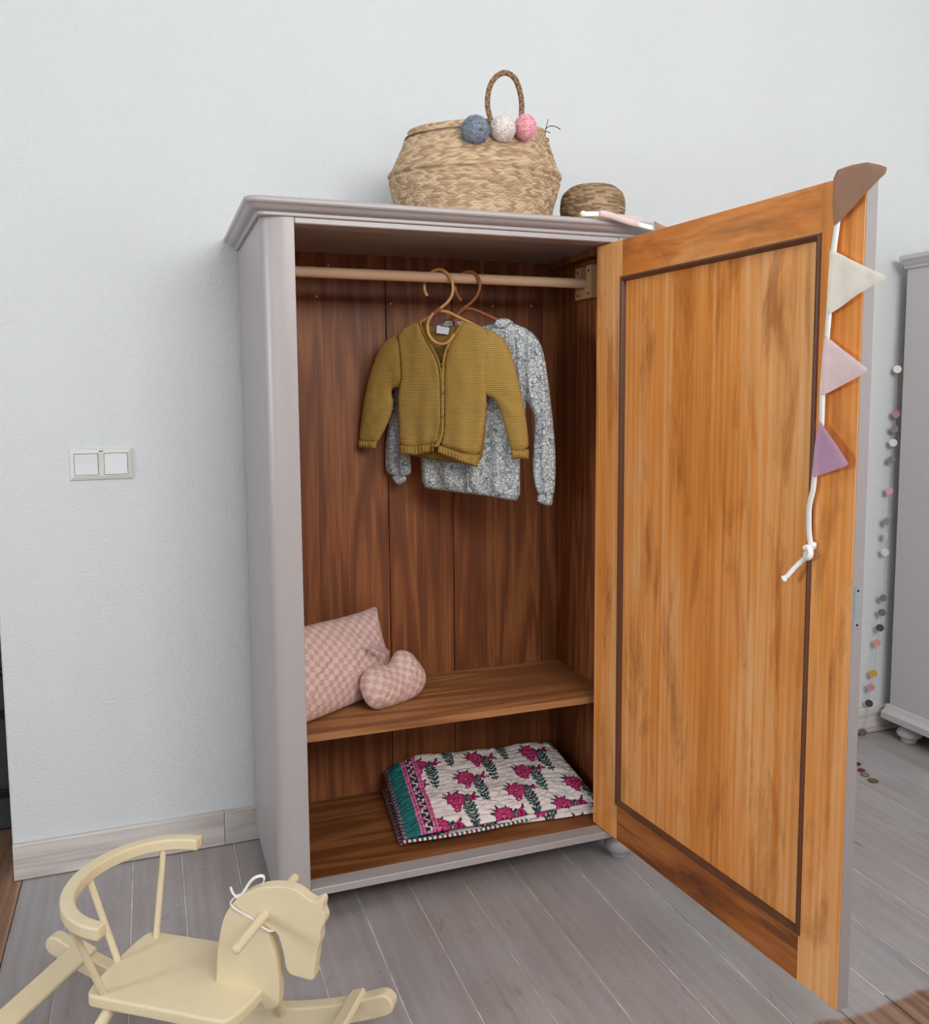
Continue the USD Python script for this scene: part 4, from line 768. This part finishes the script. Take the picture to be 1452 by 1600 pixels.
def loose_flag(pts3, mat, th=.0014, label=None):
    A, B, C_ = (np.array(p) for p in pts3); e1 = B-A; L = np.linalg.norm(e1); e1 = e1/L; t = C_-A; a = t@e1; e2 = t-a*e1; h = np.linalg.norm(e2); e2 /= h; e3 = np.cross(e1, e2)
    m, _ = puff(np.array([(0, 0), (L, 0), (a, h)]), th, .0022, .005, back=1, fold=lambda u, v, t_: .003*vnoise(u, v, 22, 51))
    obj("pennant", to_frame(m, A, e1, e2, e3), "/World/Looks/"+mat, bt, smooth=22, label=label)
loose_flag([(.950, -.546, ct+.010), (1.046, -.557, ct-.012), (1.100, -.505, ct+.018)], "flag_dusty", label="dusty pink pennant lying on the cornice")
loose_flag([(1.094, -.563, 1.646), (1.150, -.578, 1.640), (1.086, -.562, 1.668)], "flag_brown")

# ================================================================== second wardrobe, garland, switch
X2 = 2.43; w2 = thing("wardrobe", (X2+.5, -.3, 0), label="second grey painted wardrobe cut off by the right edge of the picture", category="wardrobe")
G2 = "/World/Looks/wardrobe_paint_plain"; W2, YF2, YB2 = 1.05, -.60, -.05
obj("side_panel", bx(X2, X2+.02, YF2+.02, YB2, .10, 1.68), G2, w2); obj("side_panel", bx(X2+W2-.02, X2+W2, YF2+.02, YB2, .10, 1.68), G2, w2)
obj("back_panel", bx(X2+.0205, X2+W2-.0205, YB2-.015, YB2, .10, 1.68), G2, w2); obj("bottom_panel", bx(X2+.0205, X2+W2-.0205, YF2+.02, YB2-.0155, .10, .12), G2, w2)
obj("door", bx(X2+.003, X2+W2/2-.001, YF2, YF2+.0195, .12, 1.675, .003), G2, w2); obj("door", bx(X2+W2/2+.001, X2+W2-.003, YF2, YF2+.0195, .12, 1.675, .003), G2, w2)
P2 = [(0, 0), (.006, 0), (.008, .003), (.009, .009), (.013, .012), (.019, .016), (.023, .023), (.026, .026), (.031, .028), (.033, .032), (.033, .042), (.031, .045), (.0, .045)]
obj("cornice", cornice(X2, X2+W2, YF2, -.045, 1.680, P2, .006), G2, w2, smooth=28)
obj("base_moulding", cornice(X2, X2+W2, YF2, -.045, .066, [(0, 0), (.030, 0), (.0345, .004), (.0345, .026), (.030, .029), (.022, .034), (.016, .041), (.014, .048), (.010, .051), (0, .051)], .006), G2, w2, smooth=28)
F2 = [(0, 0), (.025, 0), (.0265, .003), (.026, .012), (.030, .015), (.040, .022), (.043, .030), (.040, .040), (.030, .048), (.024, .052), (.024, .058), (.030, .0655), (0, .0655)]
for x in (X2+.02, X2+W2-.03):
    for y in (-.125, YF2+.06): obj("foot", lathe(F2, 32, (x, y, 0)), G2, w2, smooth=40)
gl = thing("paper_garland", (2.42, -.03, 1.0), label="string of small paper discs hanging beside the second wardrobe and trailing on the floor", category="garland")
th_ = spline([(2.445, -.030, 1.62), (2.437, -.030, 1.45), (2.424, -.030, 1.334), (2.426, -.030, 1.175), (2.418, -.030, 1.073), (2.409, -.030, .896), (2.400, -.030, .678), (2.390, -.030, .398), (2.380, -.030, .345), (2.368, -.030, .23), (2.359, -.030, .181), (2.353, -.030, .122), (2.328, -.032, .02), (2.30, -.05, .004), (2.233, -.107, .003), (2.13, -.20, .003), (2.107, -.243, .004), (2.088, -.273, .004), (2.082, -.323, .003)], 240)
obj("thread", tube(th_, .0006, 5), "/World/Looks/strap_mauve", gl)
def disc(c, col, yawd, r=.0135, flat=False):
    m = trimesh.creation.cylinder(radius=r, height=.0012, sections=20)
    if not flat:
        m.apply_transform(trimesh.transformations.rotation_matrix(PI/2, (1, 0, 0))); m.apply_transform(trimesh.transformations.rotation_matrix(math.radians(yawd), (0, 0, 1)))
    m.apply_translation(c); obj("paper_disc", m, "/World/Looks/disc_paper", gl, color=np.tile(np.array(lin(col)), (len(m.vertices), 1)))
def gx_(z): return float(np.interp(z, th_[::-1, 2], th_[::-1, 0]))
for z, col, yv in ((1.334, "#e6e2da", 5), (1.175, "#b07f93", 10), (1.122, "#84807e", 35), (1.073, "#d8d6d2", 10), (1.013, "#807c79", 30), (.900, "#d99aa8", 35), (.79, "#8a8786", 20), (.737, "#cfcac0", 65), (.678, "#d5d2d0", 5), (.51, "#757674", 35), (.456, "#6f716a", 10), (.400, "#4c4e4d", 5), (.345, "#d49c98", 0), (.232, "#c7a238", 20), (.181, "#c58a94", 20), (.122, "#474a4a", 0), (.018, "#60625f", 15)):
    disc((gx_(z), -.0305 if z > .05 else -.034, max(z, .016)), col, yv-50, .0135)
disc((2.22, -.112, .0145), "#5e2630", 25, .0135)
for p, col, r in (((2.125, -.215, .003), "#5a2832", .0125), ((2.098, -.262, .0045), "#642d36", .012), ((2.075, -.335, .003), "#6b5a33", .016)): disc(p, col, 0, r, True)
m = trimesh.creation.annulus(r_min=.0105, r_max=.013, height=.0015, sections=24); m.apply_translation((2.083, -.292, .003)); obj("paper_ring", m, "/World/Looks/disc_paper", gl, color=np.tile(np.array(lin("#7a3440")), (len(m.vertices), 1)))

sw = thing("light_switch", (-.2037, 0, 1.08), label="ivory double rocker light switch on the pale wall", category="light switch")
def bevel_plate(x0, x1, z0, z1, y0, y1, b):
    return loft([[(x0, -y0, z0), (x1, -y0, z0), (x1, -y0, z1), (x0, -y0, z1)], [(x0+b*.15, -(y0+(y1-y0)*.6), z0+b*.15), (x1-b*.15, -(y0+(y1-y0)*.6), z0+b*.15), (x1-b*.15, -(y0+(y1-y0)*.6), z1-b*.15), (x0+b*.15, -(y0+(y1-y0)*.6), z1-b*.15)], [(x0+b, -y1, z0+b), (x1-b, -y1, z0+b), (x1-b, -y1, z1-b), (x0+b, -y1, z1-b)]])
sx0, sx1, sz0, sz1 = -.2797, -.1277, 1.0395, 1.1205
obj("frame_plate", bevel_plate(sx0, sx1, sz0, sz1, .0, .0095, .010), "/World/Looks/switch_ivory", sw)
for i, cx_ in enumerate((-.2037-.0355, -.2037+.0355)):
    a, b, z0, z1, zc = cx_-.0275, cx_+.0275, 1.0535, 1.1075, 1.0805
    obj("rocker_gap", bx(a-.001, b+.001, -.0100, -.005, z0-.001, z1+.001, 0), "/World/Looks/ink", sw)
    dl = .0035 if i == 0 else -.0015
    P = [(-.006, z0), (-.0125+dl*.4, z0), (-.0115, zc), (-.0125-dl*.9, z1), (-.006, z1)]
    m = trimesh.creation.extrude_polygon(Polygon(P).buffer(0), b-a, engine="earcut"); v = m.vertices
    m = trimesh.Trimesh(np.column_stack([a+v[:, 2], v[:, 0], v[:, 1]]), m.faces); m.fix_normals(); obj("rocker", m, "/World/Looks/switch_white", sw)
for k, (dx, w_) in enumerate(((-.0040, .0026), (-.0008, .0022), (.0026, .0026))): obj("maker_mark", bx(-.2037+dx, -.2037+dx+w_, -.0099, -.0094, 1.1128, 1.1152, 0), "/World/Looks/ink", sw)

# dark cabinet glimpsed in the next room
dc = thing("dark_cabinet", (-1.05, .6, 0), label="dark grey-green cabinet with black rails just visible past the wall's left end", category="cabinet")
obj("body", bx(-1.5, -.40, .30, .75, .004, 1.05, .004), "/World/Looks/cabinet_dark", dc)
for z in (.105, .34, .57): obj("rail", bx(-1.5, -.40, .285, .2995, z, z+.022, .003), "/World/Looks/black_metal", dc)
obj("diagonal_brace", tube(np.array([(-.95, .290, .36), (-.45, .290, .49)]), .010, 8), "/World/Looks/black_metal", dc)

# ================================================================== rocking horse
HA = math.atan2(-.563, .8265); hc_ = np.array([.40*.8265+(-.753)*.563, .40*-.563+(-.753)*.8265, 0])
rh = thing("rocking_horse", hc_, HA, label="cream painted wooden toddler rocking horse with a curved backrest", category="rocking horse")
HPm = "/World/Looks/horse_paint"
def hobj(name, m, smooth=30, parent=rh, mat=HPm, **k): return obj(name, m, mat, parent, smooth=smooth, local=True, **k)
# seat
SZ0, SZ1 = .190, .213
seat_o = [(-.105, -.070), (-.097, -.094), (-.080, -.097), (.05, -.097), (.165, -.100), (.178, -.092), (.190, -.060), (.196, -.016), (.196, .016), (.190, .060), (.178, .092), (.165, .100), (.05, .097), (-.080, .097), (-.097, .094), (-.105, .070), (-.107, .03), (-.107, -.03)]
hobj("seat", plate(smooth_outline(seat_o, 2), SZ0, SZ1, .005, .007, 3))
# backrest rail: a horseshoe in plan
ao, bo, ai, bi, ca = .148, .160, .123, .136, -.022
arc = [(ca-ao*math.sin(t), bo*math.cos(t)) for t in np.linspace(-.02, PI+.02, 41)]; arci = [(ca-ai*math.sin(t), bi*math.cos(t)) for t in np.linspace(PI+.02, -.02, 41)]
arc = [(ca+.006, bo)]+arc[1:-1]+[(ca+.006, -bo)]; arci = [(ca+.006, -bi)]+arci[1:-1]+[(ca+.006, bi)]
hobj("backrest_rail", plate(arc+arci, .3625, .3855, .004, .006, 3))
for (x0, y0), (x1, y1) in (((-.068, -.084), (-.085, -.138)), ((-.100, 0), (-.157, 0)), ((-.074, .078), (-.085, .130))):
    hobj("spindle", dowel((x0, y0, .206), (x1, y1, .368), .0062), smooth=60)
# head board
head = [(.105, .1905), (.1055, .214), (.110, .262), (.116, .300), (.128, .340), (.146, .367), (.178, .392), (.210, .405), (.242, .4095), (.271, .404), (.292, .3915), (.299, .3895), (.3125, .397), (.317, .392), (.3145, .378), (.319, .364), (.3165, .352), (.3105, .340), (.309, .322), (.303, .302), (.301, .286), (.297, .262), (.2965, .2505), (.292, .247), (.273, .2475), (.247, .254), (.243, .262), (.240, .282), (.233, .310), (.226, .324), (.219, .326), (.2145, .320), (.219, .295), (.226, .268), (.2295, .240), (.2285, .200), (.226, .188), (.219, .182), (.197, .179), (.194, .185), (.193, .1895)]
hm_ = plate(spline(np.array(head), 260, True, s=2e-6), -.011, .011, .0025, .004, 2)
hd = hobj("head", trimesh.Trimesh(np.column_stack([hm_.vertices[:, 0], -hm_.vertices[:, 2], hm_.vertices[:, 1]]), hm_.faces, process=False))
hobj("handle", dowel((.206, -.112, .3535), (.206, .112, .3535), .0082), smooth=60)
# rockers
def rocker(b0, b1):
    Rk, zc = .90, .90; P = []
    ts = np.linspace(-.435, .425, 50)
    low = [(Rk*math.sin(t), zc-Rk*math.cos(t)) for t in ts]; Ri = Rk-.042; up = [(Ri*math.sin(t), zc-Ri*math.cos(t)) for t in ts[::-1]]
    def cap(p, q, k=7):
        c = (np.array(p)+np.array(q))/2; a = np.array(p)-c; out = []
        for t in np.linspace(0, PI, k)[1:-1]: out.append(tuple(c+a*math.cos(t)+np.array([-a[1], a[0]])*math.sin(t)))
        return out
    pts = low+cap(low[-1], up[0])+up+cap(up[-1], low[0])
    m = plate(pts, 0, b1-b0, .004, .007, 3); v = m.vertices
    return trimesh.Trimesh(np.column_stack([v[:, 0], b1-v[:, 2], v[:, 1]]), m.faces, process=False)
RB = .160
hobj("rocker", rocker(RB-.014, RB+.014)); hobj("rocker", rocker(-RB-.014, -RB+.014))
def slat(a, wd_):
    t = math.asin(a/.86); c = np.array([.86*math.sin(t), 0, .90-.86*math.cos(t)+.002]); ex = np.array([math.cos(t), 0, math.sin(t)]); ez = np.array([-math.sin(t), 0, math.cos(t)])
    m = bx(-wd_/2, wd_/2, -RB-.012, RB+.012, -.003, .010, .003); v = m.vertices; return trimesh.Trimesh(c+v[:, :1]*ex+v[:, 1:2]*np.array([0, 1, 0])+v[:, 2:]*ez, m.faces)
hobj("cross_slat", slat(-.305, .046), False); hobj("cross_slat", slat(.306, .030), False)
for (x0, y0), (x1, y1) in (((-.055, -.070), (-.13, -RB)), ((.150, -.070), (.165, -RB)), ((-.055, .070), (-.13, .152)), ((.165, .062), (.150, .150))):
    z1 = .90-math.sqrt(.86**2-x1*x1)-.006; hobj("leg", dowel((x0, y0, .196), (x1, y1, z1), .0105), smooth=60)
# white cord tied around the neck
loop3 = spline([(.142, -.0125, .364), (.165, -.0125, .350), (.185, -.0125, .342), (.219, -.0125, .326), (.223, 0, .324), (.219, .0125, .326), (.18, .0125, .345), (.142, .0125, .366), (.137, 0, .363)], 90, True)
loop3 = np.vstack([loop3, loop3[:1]])
hobj("cord", tube(loop3, .0026, 8, flat=.5, caps=False), True, mat="/World/Looks/ribbon_white", label="white ribbon tied round the neck")
hobj("cord_bow", cat([tube(spline([(.150, -.004, .372), (.165, -.006, .388), (.176, -.006, .405), (.190, -.004, .417), (.199, 0, .417), (.199, .004, .408), (.190, .006, .394), (.165, .004, .378)], 40), .0027, 8, flat=.35), tube(spline([(.150, -.004, .373), (.142, -.006, .383), (.139, -.006, .392)], 12), .0024, 6, flat=.5)]), True, mat="/World/Looks/ribbon_white")
